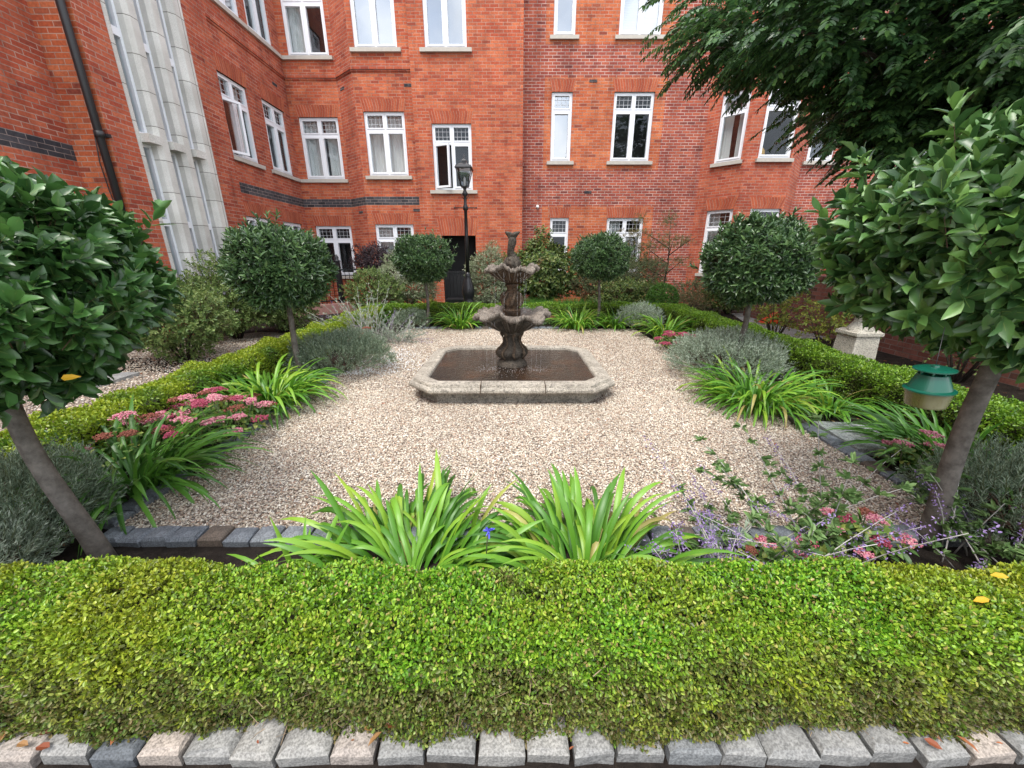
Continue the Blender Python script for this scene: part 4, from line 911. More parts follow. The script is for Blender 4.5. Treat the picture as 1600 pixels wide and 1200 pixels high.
# ------------------------------------------------------------------ HEDGES
def hedge(name, label, x0, x1, y0, y1, h, mat, dens_top, dens_side, ll, sides='FLBR', dens_fn=None, wob=.02, front_dense=None, grp='clipped box hedges framing the gravel garden'):
    th = thing(name, label, 'hedge', ((x0 + x1) / 2, (y0 + y1) / 2, 0), grp)
    ins = .085
    core = MB(); core.box(x0 + ins, x1 - ins, y0 + ins, y1 - ins, .02, h - ins); core.build('core', 'box_core', th)
    lv = MB()
    def wobv(P): return wob * (np.sin(P[:, 0] * 7.3 + P[:, 1] * 5.1) + np.sin(P[:, 0] * 3.1 - P[:, 2] * 13 + P[:, 1] * 9.7) + .7 * np.sin(P[:, 0] * 19 + P[:, 2] * 17 + P[:, 1] * 15))
    def face(P, N, nrm_):
        n = len(P); k = wobv(P); dp = np.where(rng.uniform(0, 1, n) < .3, rng.uniform(.03, .085, n), rng.uniform(0, .03, n)); pk = np.sin(P[:, 0] * 23 + 3 * np.sin(P[:, 1] * 19 + P[:, 2] * 11)) * np.sin(P[:, 1] * 27 + P[:, 2] * 31 + 2 * np.sin(P[:, 0] * 13)); dp = dp + np.clip(pk - .62, 0, 1) * .10
        dp = dp - np.clip(-pk - .7, 0, 1) * .05
        P = P + nrm_ * (k - dp + .012)[:, None]
        # round the shoulders
        d = nrm(nrm_ * .55 + np.array([0, 0, .35]) + rdir(n) * .95); up = nrm(nrm_ + rdir(n) * .8)
        put_leaves(lv, P, d, up, ll, ll * .70, OVAL, OVAL_F)
    def samp(n, ax0, ax1): return rng.uniform(ax0, ax1, n)
    A = (x1 - x0) * (y1 - y0); n = int(A * dens_top); P = np.stack([samp(n, x0, x1), samp(n, y0, y1), np.full(n, h)], 1)
    ex = np.minimum(np.minimum(P[:, 0] - x0, x1 - P[:, 0]), np.minimum(P[:, 1] - y0, y1 - P[:, 1])); P[:, 2] -= np.clip(.05 - ex, 0, .05) * .7
    face(P, n, np.array([0, 0, 1.]))
    for s_, (X0, X1, Y0, Y1, nx, ny) in dict(F=(x0, x1, y0, y0, 0, -1), B=(x0, x1, y1, y1, 0, 1), L=(x0, x0, y0, y1, -1, 0), R=(x1, x1, y0, y1, 1, 0)).items():
        if s_ not in sides: continue
        Ln = max(X1 - X0, Y1 - Y0); n = int(Ln * h * dens_side * (1.5 if s_ in 'F' and front_dense else 1)); zz = rng.uniform(.03, h, n)
        P = np.stack([samp(n, X0, X1), samp(n, Y0, Y1), zz], 1); inn = np.clip(zz - (h - .05), 0, .05) * .6
        P[:, 0] -= nx * inn; P[:, 1] -= ny * inn
        face(P, n, np.array([nx, ny, 0.]))
    lv.build('foliage', mat, th)
    if front_dense:
        tg = MB(); k = 2600; P = np.stack([rng.uniform(x0, x1, k), y0 + rng.uniform(.0, .04, k), .02 + .30 * rng.uniform(0, 1, k) ** 1.3], 1)
        tg.inst([(0, -.5, 0), (0, .5, 0), (1, .3, 0), (1, -.3, 0)], [(0, 1, 2, 3)], P, basis(nrm(rdir(k) * .8 + np.array([0, -.35, .7])), rdir(k)), np.stack([rng.uniform(.02, .06, k), rng.uniform(.0012, .0028, k), np.ones(k)], 1)); tg.build('twigs', 'hedge_twig', th)
    return th
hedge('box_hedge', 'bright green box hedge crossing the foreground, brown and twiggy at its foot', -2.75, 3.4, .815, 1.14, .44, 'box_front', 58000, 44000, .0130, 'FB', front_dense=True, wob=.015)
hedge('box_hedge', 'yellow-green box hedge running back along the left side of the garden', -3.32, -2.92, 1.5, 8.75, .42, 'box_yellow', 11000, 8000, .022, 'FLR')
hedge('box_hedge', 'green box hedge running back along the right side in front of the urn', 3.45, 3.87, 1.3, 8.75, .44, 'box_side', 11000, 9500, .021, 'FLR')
hedge('box_hedge', 'low dark green box hedge crossing behind the fountain at the back', -3.3, 3.87, 8.77, 9.15, .44, 'box_side', 7000, 7000, .026, 'FBLR')

# ------------------------------------------------------------------ BAY TREES
def bay(label, x, y, zc, rh, rv, mat, nsh, nl, L, w, trunk_r, lean=(0, 0), ztop=None, seed=1, grp='clipped standard bay trees', tw=.09, inner=.35):
    rib = 2 if 'far' not in mat else None
    th = thing('bay_tree', label, 'tree', (x, y, 0), grp); cx, cy = x + lean[0], y + lean[1]
    zt = ztop or (zc - rv * .55); pts = []; rs = []
    for k in range(12):
        f = k / 11; pts.append((x + lean[0] * f + .022 * math.sin(f * 5 + seed), y + lean[1] * f + .012 * math.cos(f * 4 + seed), zt * f)); rs.append(trunk_r * (1.12 - .22 * f + (.25 * (1 - f) ** 6)))
    p = MB(); p.tube(pts, rs, 14); p.build('trunk', 'bark', th)
    br = MB(); t0 = np.array(pts[-1])
    for k in range(11):
        a = k * 2.4 + seed; e = rad(28 + 50 * ((k * .37) % 1)); l_ = rh * .85
        q1 = t0 + np.array([math.cos(a) * math.cos(e), math.sin(a) * math.cos(e), math.sin(e)]) * l_ * .45; q2 = q1 + np.array([math.cos(a + .3) * math.cos(e), math.sin(a + .3) * math.cos(e), math.sin(e) * .9 + .1]) * l_ * .45
        br.tube([t0 - (0, 0, .04), q1, q2], [trunk_r * .55, trunk_r * .32, trunk_r * .12], 7)
    br.build('branches', 'bark_dark', th)
    cr = MB(); P, D = blob_points((cx, cy, zc), (rh, rh, rv), nsh, inner, seed, .07)
    ax = nrm(D * .8 + np.array([0, 0, .45]) + .35 * rdir(len(P)))
    rosettes(cr, P - ax * tw, ax, nl, tw, L, w, 80, 25, twmb=cr, twmi=1, twr=.0022, rib=rib)
    P, D = blob_points((cx, cy, zc), (rh * .72, rh * .72, rv * .72), nsh // 2, .5, seed, .0)
    rosettes(cr, P, nrm(D + .5 * rdir(len(P))), nl - 2, tw, L, w, rib=rib)
    # wayward long shoots
    k = max(6, nsh // 90); P, D = blob_points((cx, cy, zc), (rh, rh, rv), k, .05, seed + 3, .07, -.3); ax = nrm(D + np.array([0, 0, .6]) + .3 * rdir(len(P)))
    rosettes(cr, P, ax, nl, tw * 1.4, L, w, 65, 20, twmb=cr, twmi=1, twr=.003, rib=rib)
    cr.build('crown', [mat, 'twig', 'midrib'], th); return th
bay('large dark bay tree cut by the left edge, bare trunk rising behind the front hedge', -2.11, 1.58, 1.40, .64, .48, 'bay_near', 1350, 9, .088, .040, .036, (-.10, 0), .98, 1)
bay('large bright bay tree at the right edge with a green trap hanging by its trunk', 2.24, 1.72, 1.57, .72, .52, 'bay_light', 1400, 9, .094, .043, .040, (-.0, 0), 1.08, 2)
bay('dense round bay tree rising from grey foliage left of the fountain', -2.57, 4.55, 1.38, .53, .45, 'bay_far', 1500, 9, .078, .026, .032, (-.08, 0), 1.0, 3, tw=.07, inner=.25)
bay('broad round bay tree rising from silver foliage right of the fountain', 2.86, 4.72, 1.43, .60, .48, 'bay_far', 1500, 9, .082, .029, .034, (0, 0), 1.0, 4, tw=.07, inner=.25)
bay('small round bay tree at the back between the left lavender and the lamp post', -1.80, 8.25, 1.46, .60, .46, 'bay_far', 1300, 8, .076, .025, .030, (-.0, 0), 1.08, 5, tw=.07, inner=.2)
bay('small round bay tree at the back right of the fountain behind strappy clumps', 1.84, 8.30, 1.47, .60, .46, 'bay_far', 1300, 8, .076, .025, .030, (0, 0), 1.08, 6, tw=.07, inner=.2)
g = MB(); put_leaves(g, np.array([[1.74, 1.40, 1.33], [1.95, 1.3, 1.12], [-1.75, 1.42, 1.05]]), np.array([[.8, -.2, .3], [.5, .1, -.6], [.9, 0, .1]]), np.array([[.1, -1, .4], [0, -1, .3], [0, -1, .4]]), .062, .026)
tag(g.build('yellowed_leaves', 'gold'), 'few yellowed bay leaves caught among the dark crowns', 'leaves', kind='stuff')

# ------------------------------------------------------------------ BIG PINNATE TREE, top right
bt = thing('spreading_tree', 'large dark tree with drooping pinnate leaves overhanging from the top right', 'tree', (6.9, 6.2, 0))
p = MB(); tr = np.array([6.9, 6.2, 0])
p.tube([tr, tr + (-.05, 0, 1.2), tr + (.05, .05, 2.6), tr + (0, 0, 4.0), tr + (.1, .2, 6.5)], [.22, .18, .15, .12, .05], 14); p.build('trunk', 'bark_dark', bt)
BR = []
for (dx, dy, z0, z1, L_) in [(-.9, .25, 2.7, 4.6, 4.7), (-.8, -.1, 2.6, 4.1, 4.0), (-.6, -.5, 2.4, 3.7, 2.8), (-1, .5, 3.2, 5.4, 4.8), (-.3, -1, 2.5, 3.9, 3.0), (.3, -1, 2.5, 4.0, 3.0), (.7, -.5, 2.7, 4.2, 3), (-.2, .9, 2.6, 4.2, 3), (.8, .4, 2.8, 4.5, 3.2), (-.75, -.35, 3.4, 5.6, 4.4), (-.45, -.8, 3.2, 5.4, 4.0), (.1, -1, 3.4, 5.8, 3.6), (-.9, .05, 2.4, 3.3, 2.6), (-.5, .5, 3.6, 6.4, 4), (-.95, -.2, 3.2, 4.9, 4.4), (-.35, -.6, 2.3, 3.0, 1.9), (-.75, .0, 2.2, 2.95, 1.9), (-.55, -.3, 3.6, 6.3, 3.4), (-.6, -.75, 2.9, 4.5, 3.6)]:
    d = np.array([dx, dy, 0]); d /= np.linalg.norm(d); a = tr + (0, 0, z0); e = tr + d * L_ * .89 + (0, 0, z1)
    pts = [a + (e - a) * f + np.array([0, 0, .35 * math.sin(f * math.pi) * 1.0]) + d * 0 for f in np.linspace(0, 1, 8)]; BR.append(np.array(pts))
    p = MB(); p.tube(pts, list(np.linspace(.075, .012, 8)), 8); p.build('branch', 'bark_dark', bt)
def pinnate(mb, base, d, L_, n=8, ll=.112, lw=.050):
    N = len(base); d = nrm(d); seg = n; p_ = base.copy(); dd = d.copy(); side = nrm(np.cross(dd, np.array([0, 0, 1.]) + .2 * rdir(N)))
    for i in range(seg):
        dd = nrm(dd + np.array([0, 0, -.13])); q = p_ + dd * (L_ / seg)[:, None]
        mb.inst(DIA, DIA_F, p_, basis(dd, side), np.stack([L_ / seg * 1.05, np.full(N, .004), np.full(N, 1.)], 1), 0)
        p_ = q
        if i < 1: continue
        f = i / (seg - 1); up = nrm(np.cross(side, dd)); up *= np.sign(up[:, 2:3] + 1e-6)
        for s_ in (-1, 1):
            ld = nrm(side * s_ * .9 + dd * .45 + np.array([0, 0, -.42]) + .12 * rdir(N))
            put_leaves(mb, p_, ld, up + .15 * rdir(N), ll * (1.05 - .25 * f), lw, OVAL, OVAL_F)
    put_leaves(mb, p_, dd, np.cross(side, dd), ll, lw, OVAL, OVAL_F)
cr = MB(); bases = []; dirs = []
for B_ in BR:
    L_ = np.linalg.norm(B_[-1] - B_[0]); k = int(98 * L_)
    f = rng.uniform(.12, 1.0, k) ** .7; idx = np.clip(f * 7, 0, 6.999); i0 = idx.astype(int); fr = idx - i0
    c_ = B_[i0] * (1 - fr)[:, None] + B_[i0 + 1] * fr[:, None]; ax = nrm(B_[-1] - B_[0])
    off = rdir(k) * np.array([1, 1, .55]); spread = (.12 + .62 * rng.uniform(0, 1, k))[:, None]
    bases.append(c_ + off * spread); dirs.append(nrm(off * .9 + ax * .8 + np.array([0, 0, -.1])))
bases = np.concatenate(bases); dirs = np.concatenate(dirs)
keep = (bases[:, 2] > 2.3) ; bases, dirs = bases[keep], dirs[keep]
pinnate(cr, bases, dirs, rng.uniform(.26, .42, len(bases)))
cr.build('crown', 'pinnate', bt)

# ------------------------------------------------------------------ STRAPPY CLUMPS
def clump(label, x, y, n, L, w, r0=.12, e0=(55, 88), bend=(30, 120), mat='strap', extra=None, z=0.0, grp='strappy leaved agapanthus clumps'):
    th = thing('agapanthus', label, 'plant', (x, y, z), grp); m = MB(); straps(m, (x, y, z), n, L, w, r0, e0, bend)
    m.build('leaves', mat, th); return th
a1 = clump('bright strappy clump behind the front hedge, left of centre', -.50, 1.50, 330, .52, .031, .34, (42, 88), (50, 175))
m = MB(); straps(m, (-.95, 1.36, 0), 12, .42, .022, .05, (50, 88), (10, 70)); m.build('outer_leaves', 'strap', a1)
m = MB(); m.tube([(-.12, 1.38, 0), (-.11, 1.35, .30), (-.10, 1.33, .41)], .003, 5); 
for k in range(14):
    d = rdir(1)[0] * np.array([1, 1, .6]); put_leaves(m, np.array([[-.10, 1.33, .41]]), np.array([d]), rdir(1), .03, .012, OVAL, OVAL_F, 1)
m.build('flower', ['greentwig', 'bloom'], a1)
clump('bright strappy clump behind the front hedge, right of centre', .37, 1.48, 330, .52, .031, .28, (38, 88), (50, 175))
clump('strappy clump spilling onto the gravel beside the left silver bush', -2.60, 2.28, 260, .68, .026, .28, (40, 85), (55, 135), 'strap_deep')
clump('tall bright strappy clump between the pink sedum and the left lavender', -2.54, 3.75, 320, .70, .028, .28, (45, 88), (70, 150))
clump('wide strappy mound in front of the right silver bush', 2.58, 3.80, 400, .66, .024, .34, (40, 85), (60, 150))
clump('second strappy mound beside the flat slab under the right hedge', 3.25, 3.65, 110, .46, .022, .22, (40, 85), (60, 130))
clump('strappy clump behind the right bay trunk below the trap', 3.25, 2.45, 300, .62, .024, .32, (45, 86), (50, 120), 'strap_deep')
clump('strappy clump at the back directly left of the fountain', -1.12, 8.30, 170, .72, .028, .2, (45, 85), (50, 120))
clump('strappy clump at the back right of the fountain, left of the small bay trunk', 1.40, 8.30, 200, .72, .028, .26, (45, 85), (50, 120))
clump('strappy clump at the back right of the small bay trunk', 2.25, 8.35, 150, .68, .028, .22, (45, 85), (50, 120))
clump('strappy clump above the red flowers near the far right corner', 2.95, 7.35, 120, .72, .030, .2, (40, 85), (40, 120))
clump('strappy clump among the left shrubs behind the back hedge', -2.5, 10.1, 90, .6, .028, .45, (45, 85), (50, 120))
clump('strappy clump behind the back hedge near the dark doorway', -1.85, 10.0, 60, .6, .026, .3, (45, 85), (50, 120))
clump('tall leafy strappy plant beside the silver sage at the back left', -3.1, 8.3, 60, .65, .03, .2, (50, 88), (30, 90), 'strap_deep')
gr = MB(); k = 5200; P = np.stack([rng.uniform(.2, 3.8, k), rng.uniform(9.4, 10.8, k), np.zeros(k)], 1)
gr.inst(DIA, DIA_F, P, basis(nrm(rdir(k) * .4 + np.array([0, 0, 1.])), rdir(k)), np.stack([rng.uniform(.3, .52, k), np.full(k, .015), np.full(k, 1.)], 1))
tag(gr.build('long_grass', 'grass'), 'long green grass growing behind the back hedge', 'grass', kind='stuff')

# ------------------------------------------------------------------ SILVER BUSHES
def silver(label, x, y, r, h, nst, nn=14, mat='silver', sl=.10, nl=.035, nw=.004, name='lavender_bush'):
    th = thing(name, label, 'bush', (x, y, 0), 'grey leaved bushes in the beds'); m = MB()
    needles(m, (x, y, h * .35), (r, r, h * .62), nst, nn, sl, nl, nw, 0, 1)
    needles(m, (x, y, h * .3), (r * .8, r * .8, h * .5), nst // 2, nn - 3, sl, nl, nw, 0, 1)
    m.build('foliage', [mat, 'greentwig'], th)
    c_ = MB(); 
    for k in range(26):
        a = k * 2.4; c_.tube([(x, y, 0), (x + r * .4 * math.cos(a), y + r * .4 * math.sin(a), h * .35), (x + r * .75 * math.cos(a), y + r * .75 * math.sin(a), h * (.5 + .2 * math.sin(k)))], [.008, .006, .003], 5)
    c_.build('stems', 'twig', th); return th
silver('grey-green feathery bush at the left edge round the bay trunk', -2.72, 1.66, .42, .44, 1300, 20, 'silver_dark', .13, .042, .0042)
silver('silvery low bush in front of the left edge trunk', -2.45, 1.42, .20, .30, 300, 20, 'silver', .12, .042, .004)
silver('silver-green mounded bush below the left middle bay tree', -2.28, 5.0, .60, .52, 1500, 14, 'silver_dark', .11, .04, .0065)
silver('pale silver mounded bush below the right middle bay tree', 2.74, 4.75, .66, .58, 1600, 14, 'silver', .11, .04, .0065)
silver('small silver bush at the far right corner of the gravel', 2.72, 8.2, .42, .5, 600, 12, 'silver', .12, .05, .009)
silver('small grey bush at the foot of the left back bay tree', -2.15, 8.3, .34, .36, 450, 12, 'silver_dark', .12, .05, .009)
silver('small grey tuft just behind the fountain base', .28, 8.35, .34, .36, 380, 12, 'silver_dark', .12, .05, .009)
silver('dark grey-green bush at the right edge behind the front hedge', 2.80, 1.72, .42, .46, 900, 20, 'silver_dark', .13, .042, .0042)

# ------------------------------------------------------------------ RUSSIAN SAGE
def sage(label, x, y, n, L_, spread, lean=(0, 0), leafy=True, flowers=.5, e=(35, 80), z=0, wid=.004):
    th = thing('russian_sage', label, 'plant', (x, y, 0), 'wispy sage plants'); st = MB(); lf = MB(); fl = MB()
    for k in range(n):
        a = random.uniform(0, 6.28); el = rad(random.uniform(*e)); l_ = L_ * random.uniform(.6, 1.1); p0 = np.array([x + random.uniform(-spread, spread), y + random.uniform(-spread, spread), 0.])
        d = np.array([math.cos(a) * math.cos(el) + lean[0], math.sin(a) * math.cos(el) + lean[1], math.sin(el)]); d /= np.linalg.norm(d); pts = [p0]
        for i in range(7): d = d + np.array([random.uniform(-.06, .06), random.uniform(-.06, .06), -.05]); d /= np.linalg.norm(d); pts.append(pts[-1] + d * l_ / 7)
        st.tube(pts, list(np.linspace(wid, wid * .35, 8)), 5); pts = np.array(pts)
        isf = random.random() < flowers; fl = MB()
        for i in range(2, 8):
            for q in range(3):
                b_ = pts[i] + rdir(1)[0] * .01; sd_ = rdir(1)[0]; sd_[2] = abs(sd_[2]) * .5
                if isf and i > 3:
                    K = 5; P = b_ + rng.normal(0, .010, (K, 3)) + np.outer(rng.uniform(0, 1, K), d * l_ / 8); put_leaves(fl, P, rdir(K), rdir(K), .012, .008, OVAL, OVAL_F)
                elif leafy:
                    K = 5; P = np.repeat(b_[None], K, 0); put_leaves(lf, P, nrm(sd_ + .5 * rdir(K)), rdir(K) + np.array([0, 0, 1.]), .046, .019, LEAF, LEAF_F)
                else:
                    K = 4; P = np.repeat(b_[None], K, 0); put_leaves(lf, P, nrm(sd_ + d + .5 * rdir(K)), rdir(K), .05, .006, DIA, DIA_F)
        if fl.n: fl.build('flower_spike', 'sage_flower', th)
    st.build('stems', 'sage_stem', th)
    if lf.n: lf.build('leaves', 'sage_leaf' if leafy else 'silver', th)
    return th
sage('wispy silver sage with bare white stems leaning over the left hedge at the back', -2.62, 6.9, 60, 1.0, .25, (-.35, 0), False, .1, (35, 75))
sage('lower silver sage spilling onto the gravel at the back left', -2.15, 6.9, 70, .62, .22, (.25, -.1), False, .12, (15, 70))
sage('green leaved sage with white stems in front of the right bay trunk', 1.70, 1.64, 20, .66, .30, (-.15, 0), True, .25, (35, 80))
sage('mauve flowering sage sprawling over the near right of the gravel', 1.15, 1.58, 24, .66, .28, (-.1, .22), True, .75, (15, 55))
sage('mauve flower spikes among sage at the right edge before the trunk', 2.35, 1.55, 16, .55, .15, (-.25, 0), True, .6, (40, 80))
sage('low mauve flowering sprigs beside the right strappy clump on the hedge', .88, 1.40, 40, .40, .16, (.15, .0), False, .9, (25, 65))

# ------------------------------------------------------------------ SEDUM
def sedum(label, x, y, rx, ry, heads, h, cols, hr=.05, leafn=400, ls=.05):
    th = thing('sedum', label, 'plant', (x, y, 0), 'flowering sedum plants'); m = MB()
    P, D = blob_points((x, y, h * .35), (rx, ry, h * .45), leafn, .6, 2, .05, -.1); put_leaves(m, P, nrm(D * .6 + rdir(len(P))), nrm(np.array([0, 0, 1.]) + .5 * rdir(len(P))), ls, ls * .6)
    m.build('leaves', 'sedum_leaf', th)
    for k in range(heads):
        a = k * 2.4; rr = math.sqrt((k + .5) / heads); hx, hy = x + rx * rr * math.cos(a), y + ry * rr * math.sin(a); hz = h * random.uniform(.75, 1.08) * (1 - .42 * rr * rr)
        s = MB(); r_ = hr * random.uniform(.7, 1.25)
        s.tube([(x + (hx - x) * .6, y + (hy - y) * .6, 0), (hx, hy, hz - .03)], .004, 5, 1)
        K = int(150); an = rng.uniform(0, 6.28, K); q = np.sqrt(rng.uniform(0, 1, K)); lobes = 1 + .25 * np.sin(an * 5 + k)
        P = np.stack([hx + r_ * q * lobes * np.cos(an), hy + r_ * q * lobes * np.sin(an), hz + .28 * r_ * (1 - q * q) + rng.normal(0, .004, K)], 1)
        S = rng.uniform(.0045, .0075, K) * (hr / .05) ** .7; s.inst(OCT, OCT_F, P, basis(rdir(K), rdir(K)), np.stack([S, S, S], 1), 0)
        s.build('flower_head', [random.choice(cols), 'greentwig'], th)
    return th
sedum('sprawling sedum with many dusty pink flower heads at the left edge of the gravel', -2.52, 2.98, .44, .42, 40, .42, ['sedum_pink', 'sedum_pink', 'sedum_deep', 'sedum_brown', 'sedum_pink'], .056, 1100)
sedum('sedum with brown and pink heads against the left hedge', -2.85, 2.55, .25, .25, 9, .42, ['sedum_pink', 'sedum_brown'], .06, 250)
sedum('sedum with crimson flower heads at the far right of the gravel', 2.72, 6.15, .35, .42, 13, .36, ['sedum_deep', 'sedum_deep', 'sedum_brown'], .075, 600)
sedum('small reddish sedum behind the fountain to its right', .62, 8.38, .30, .18, 9, .38, ['sedum_deep', 'sedum_brown'], .06, 260)
sedum('sedum with crimson heads in front of the right bay trunk', 1.78, 1.62, .22, .16, 8, .26, ['sedum_deep', 'sedum_deep', 'sedum_pink', 'sedum_brown'], .042, 230, .06)
sedum('sedum with broad pale leaves and few pink heads behind the front hedge at right', 1.32, 1.48, .28, .12, 9, .22, ['sedum_pink', 'sedum_deep', 'sedum_brown'], .034, 210, .07)
sedum('sedum with red and pink heads beside the flat slab', 2.86, 2.42, .18, .16, 7, .34, ['sedum_deep', 'sedum_pink', 'sedum_brown'], .05, 240)
sedum('small crimson sedum between lavender and sage at the back left', -2.35, 6.0, .2, .16, 5, .42, ['sedum_deep', 'sedum_brown'], .07, 160)

# ------------------------------------------------------------------ SHRUBS
def shrub(label, x, y, r, zc, mat, nsh, nl, L_, w, name='shrub', tw=.08, depth=.5, lump=.14, seed=3, stems=9, zmin=-1, droop=0, cat='shrub', T=OVAL, F=OVAL_F, grp=None, twigs=True):
    th = thing(name, label, cat, (x, y, 0), grp); s = MB()
    for k in range(stems):
        a = k * 2.4 + seed; s.tube([(x + .05 * math.cos(a), y + .05 * math.sin(a), 0), (x + r[0] * .35 * math.cos(a), y + r[1] * .35 * math.sin(a), zc * .6), (x + r[0] * .7 * math.cos(a), y + r[1] * .7 * math.sin(a), zc + r[2] * .5 * math.sin(k * 1.7))], [.014, .009, .004], 6)
    s.build('stems', 'bark_dark', th)
    m = MB(); P, D = blob_points((x, y, zc), r, nsh, depth, seed, lump, zmin); ax = nrm(D + np.array([0, 0, .4]) + .6 * rdir(len(P)))
    rosettes(m, P, ax, nl, tw, L_, w, 80, 30, T, F, droop=droop, twmb=m if twigs else None, twmi=1); m.build('foliage', [mat, 'twig'], th); return th
shrub('loose light green shrub against the left wall, nearest the viewer', -4.9, 5.6, (.7, .6, .48), .62, 'shrub_lime', 1300, 7, .05, .03, seed=1, grp='light green shrubs along the left wall')
shrub('loose light green shrub below the stone stair window', -5.2, 7.2, (.8, .75, .62), .78, 'shrub_lime', 1900, 7, .05, .03, seed=2, grp='light green shrubs along the left wall')
shrub('loose light green shrub seen behind the left middle bay tree', -4.7, 7.9, (.75, .7, .55), .72, 'shrub_lime', 1600, 7, .05, .03, seed=5, grp='light green shrubs along the left wall')
shrub('cream variegated rounded shrub left of the doorway', -2.95, 11.0, (.85, .6, .62), .85, 'variegated', 2600, 7, .045, .022, seed=4, depth=.3)
shrub('tall pale variegated shrub beside the lamp post', -.62, 10.9, (.55, .5, .80), .85, 'variegated', 2600, 7, .045, .022, seed=6, depth=.35, lump=.2)
shrub('dusky purple leaved shrub below the left facade windows', -3.95, 11.6, (.55, .35, .42), 1.35, 'purple', 1000, 6, .05, .03, seed=7, lump=.25)
shrub('wide layered green shrub right behind the fountain', .85, 11.3, (.92, .7, .92), 1.05, 'shrub_green', 1700, 6, .10, .055, name='viburnum_shrub', seed=8, depth=.45, lump=.18, droop=.35, T=LEAF, F=LEAF_F)
shrub('dusky olive shrub behind the right back bay tree', 2.6, 11.0, (1.0, .6, .62), .75, 'dusky', 2400, 7, .05, .018, seed=9)
shrub('second dusky shrub below the right ground floor window', 3.55, 11.4, (.85, .5, .60), .95, 'dusky', 2000, 7, .045, .016, seed=10)
shrub('clipped box ball at the far end of the right hedge', 3.55, 9.25, (.34, .34, .36), .52, 'box_ball', 1700, 6, .028, .018, name='box_ball', depth=.12, lump=.02, tw=.03, seed=3, stems=3, twigs=False)
shrub('dark low shrub against the right bay window foot', 5.3, 11.2, (.8, .5, .45), .45, 'dusky', 700, 7, .05, .02, seed=12)
shrub('brown tinged low shrub between the box ball and the right bay', 4.6, 10.2, (.5, .4, .3), .3, 'maple', 350, 6, .05, .02, seed=13)
shrub('yellow-green rose bush behind the right middle bay trunk', 4.9, 7.1, (.5, .45, .42), .55, 'yellowleaf', 200, 6, .05, .032, name='rose_bush', seed=14, depth=.8)
shrub('straggly yellow-green bush before the low brick wall left of the urn', 4.95, 5.9, (.5, .5, .36), .50, 'yellowleaf', 190, 6, .045, .03, name='rose_bush', seed=15, depth=.9)
shrub('straggly green bush against the low brick wall right of the urn', 5.6, 4.6, (.4, .6, .4), .6, 'shrub_lime', 190, 6, .045, .03, name='rose_bush', seed=16, depth=.9)
shrub('sparse bush against the low brick wall behind the trap', 5.55, 3.3, (.35, .6, .4), .6, 'shrub_lime', 150, 6, .045, .03, name='rose_bush', seed=19, depth=.9)
shrub('rounded mid green shrub between the doorway shrubs and the left windows', -3.6, 10.3, (.7, .5, .5), .6, 'shrub_lime', 1100, 7, .05, .026, seed=21, depth=.35)
shrub('low dense green shrub filling behind the right end of the back hedge', 3.0, 10.1, (.9, .45, .42), .50, 'shrub_green', 1100, 6, .06, .032, seed=22, depth=.35)
shrub('dark green shrub in front of the right bay window foot', 5.9, 10.6, (.7, .5, .5), .55, 'shrub_green', 900, 6, .06, .032, seed=23, depth=.35)
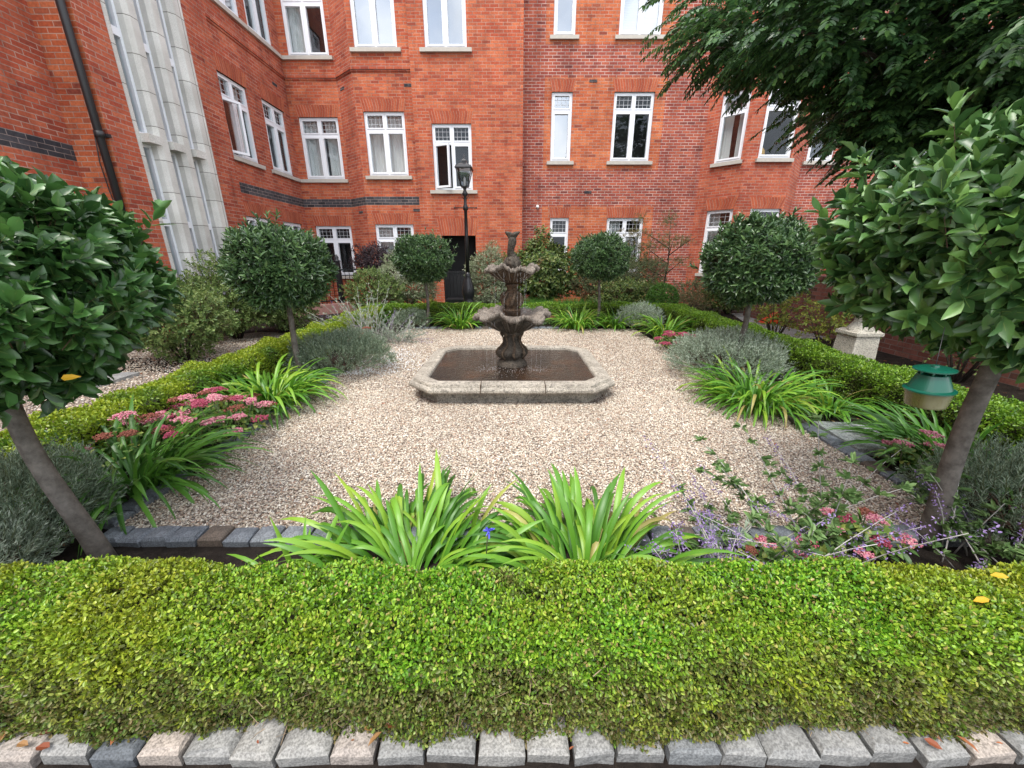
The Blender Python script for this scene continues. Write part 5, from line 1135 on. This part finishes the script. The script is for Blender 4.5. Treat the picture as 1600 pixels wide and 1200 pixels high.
# young maple
mt = thing('young_maple', 'slender young maple with feathery bronze-green foliage under the right facade', 'tree', (4.35, 11.4, 0))
s = MB(); s.tube([(4.35, 11.4, 0), (4.38, 11.4, .8), (4.42, 11.4, 1.3), (4.35, 11.4, 2.4)], [.03, .024, .018, .006], 8)
for a, z0, l_ in ((2.9, .9, 1.1), (3.4, 1.3, 1.0), (.2, 1.0, .7), (-.3, 1.5, .7), (2.7, 1.7, .9), (4.5, 1.4, .6)):
    s.tube([(4.39, 11.4, z0), (4.39 + l_ * .6 * math.cos(a), 11.4 + l_ * .6 * math.sin(a), z0 + .35), (4.39 + l_ * math.cos(a), 11.4 + l_ * math.sin(a), z0 + .5)], [.014, .009, .003], 6)
s.build('trunk', 'bark_dark', mt)
m = MB()
for (dx, z, rx, rz, k) in ((-.95, 2.1, .55, .10, 110), (-.7, 1.75, .6, .12, 130), (-.1, 2.45, .25, .2, 70), (.35, 1.9, .4, .14, 90), (-.6, 1.35, .55, .12, 110), (.3, 1.35, .4, .12, 70), (-.9, 2.45, .22, .12, 40), (-.2, 1.9, .4, .3, 90)):
    P, D = blob_points((4.4 + dx, 11.4, z), (rx, .35, rz), k, .9, 1, 0); rosettes(m, P, nrm(D + .6 * rdir(len(P))), 6, .06, .05, .018, 85, 40)
m.build('crown', 'maple', mt)
# low white/ivory edge stones behind hedge etc: leaf litter
dl = MB()
def litter(x0, x1, y0, y1, n, z=.02, s=.04):
    P = np.stack([rng.uniform(x0, x1, n), rng.uniform(y0, y1, n), np.full(n, z)], 1)
    put_leaves(dl, P, nrm(np.stack([rng.normal(size=n), rng.normal(size=n), np.zeros(n) + .05], 1)), nrm(np.array([0, 0, 1.]) + .35 * rdir(n)), s, s * .5)
litter(-2.9, -2.35, 1.3, 8, 110); litter(2.7, 3.4, 1.3, 8, 110); litter(-2, 2.4, 1.2, 1.7, 46, .012, .03); litter(GX0, GX1, GY0, GY1, 60, .035, .035); litter(-6, -3.4, 4.5, 9.5, 160, .03, .05); litter(4, 6, 4, 10, 200, .02, .05); litter(-2, 2.5, 8.3, 8.7, 60)
litter(-1.7, -1.2, .76, .84, 9, .07, .05); litter(-.7, -.4, .77, .84, 4, .07, .045); litter(1.25, 1.4, .78, .84, 4, .07, .06); litter(-1.7, 1.8, .76, .86, 14, .068, .016)
tag(dl.build('leaf_litter', 'dead'), 'scattered brown and orange fallen leaves over soil, gravel and setts', 'fallen leaves', kind='stuff')
gl = MB(); put_leaves(gl, np.array([[1.62, 1.03, .475], [1.45, .93, .47]]), np.array([[1, -.2, .05], [1, .1, .05]]), np.array([[.2, -.5, .8], [-.3, -.4, .8]]), .052, .024)
for k, nm in ((0, 'x'),):
    tag(gl.build('fallen_leaves', 'gold'), 'two golden fallen leaves lying on top of the front hedge at the right', 'fallen leaves')
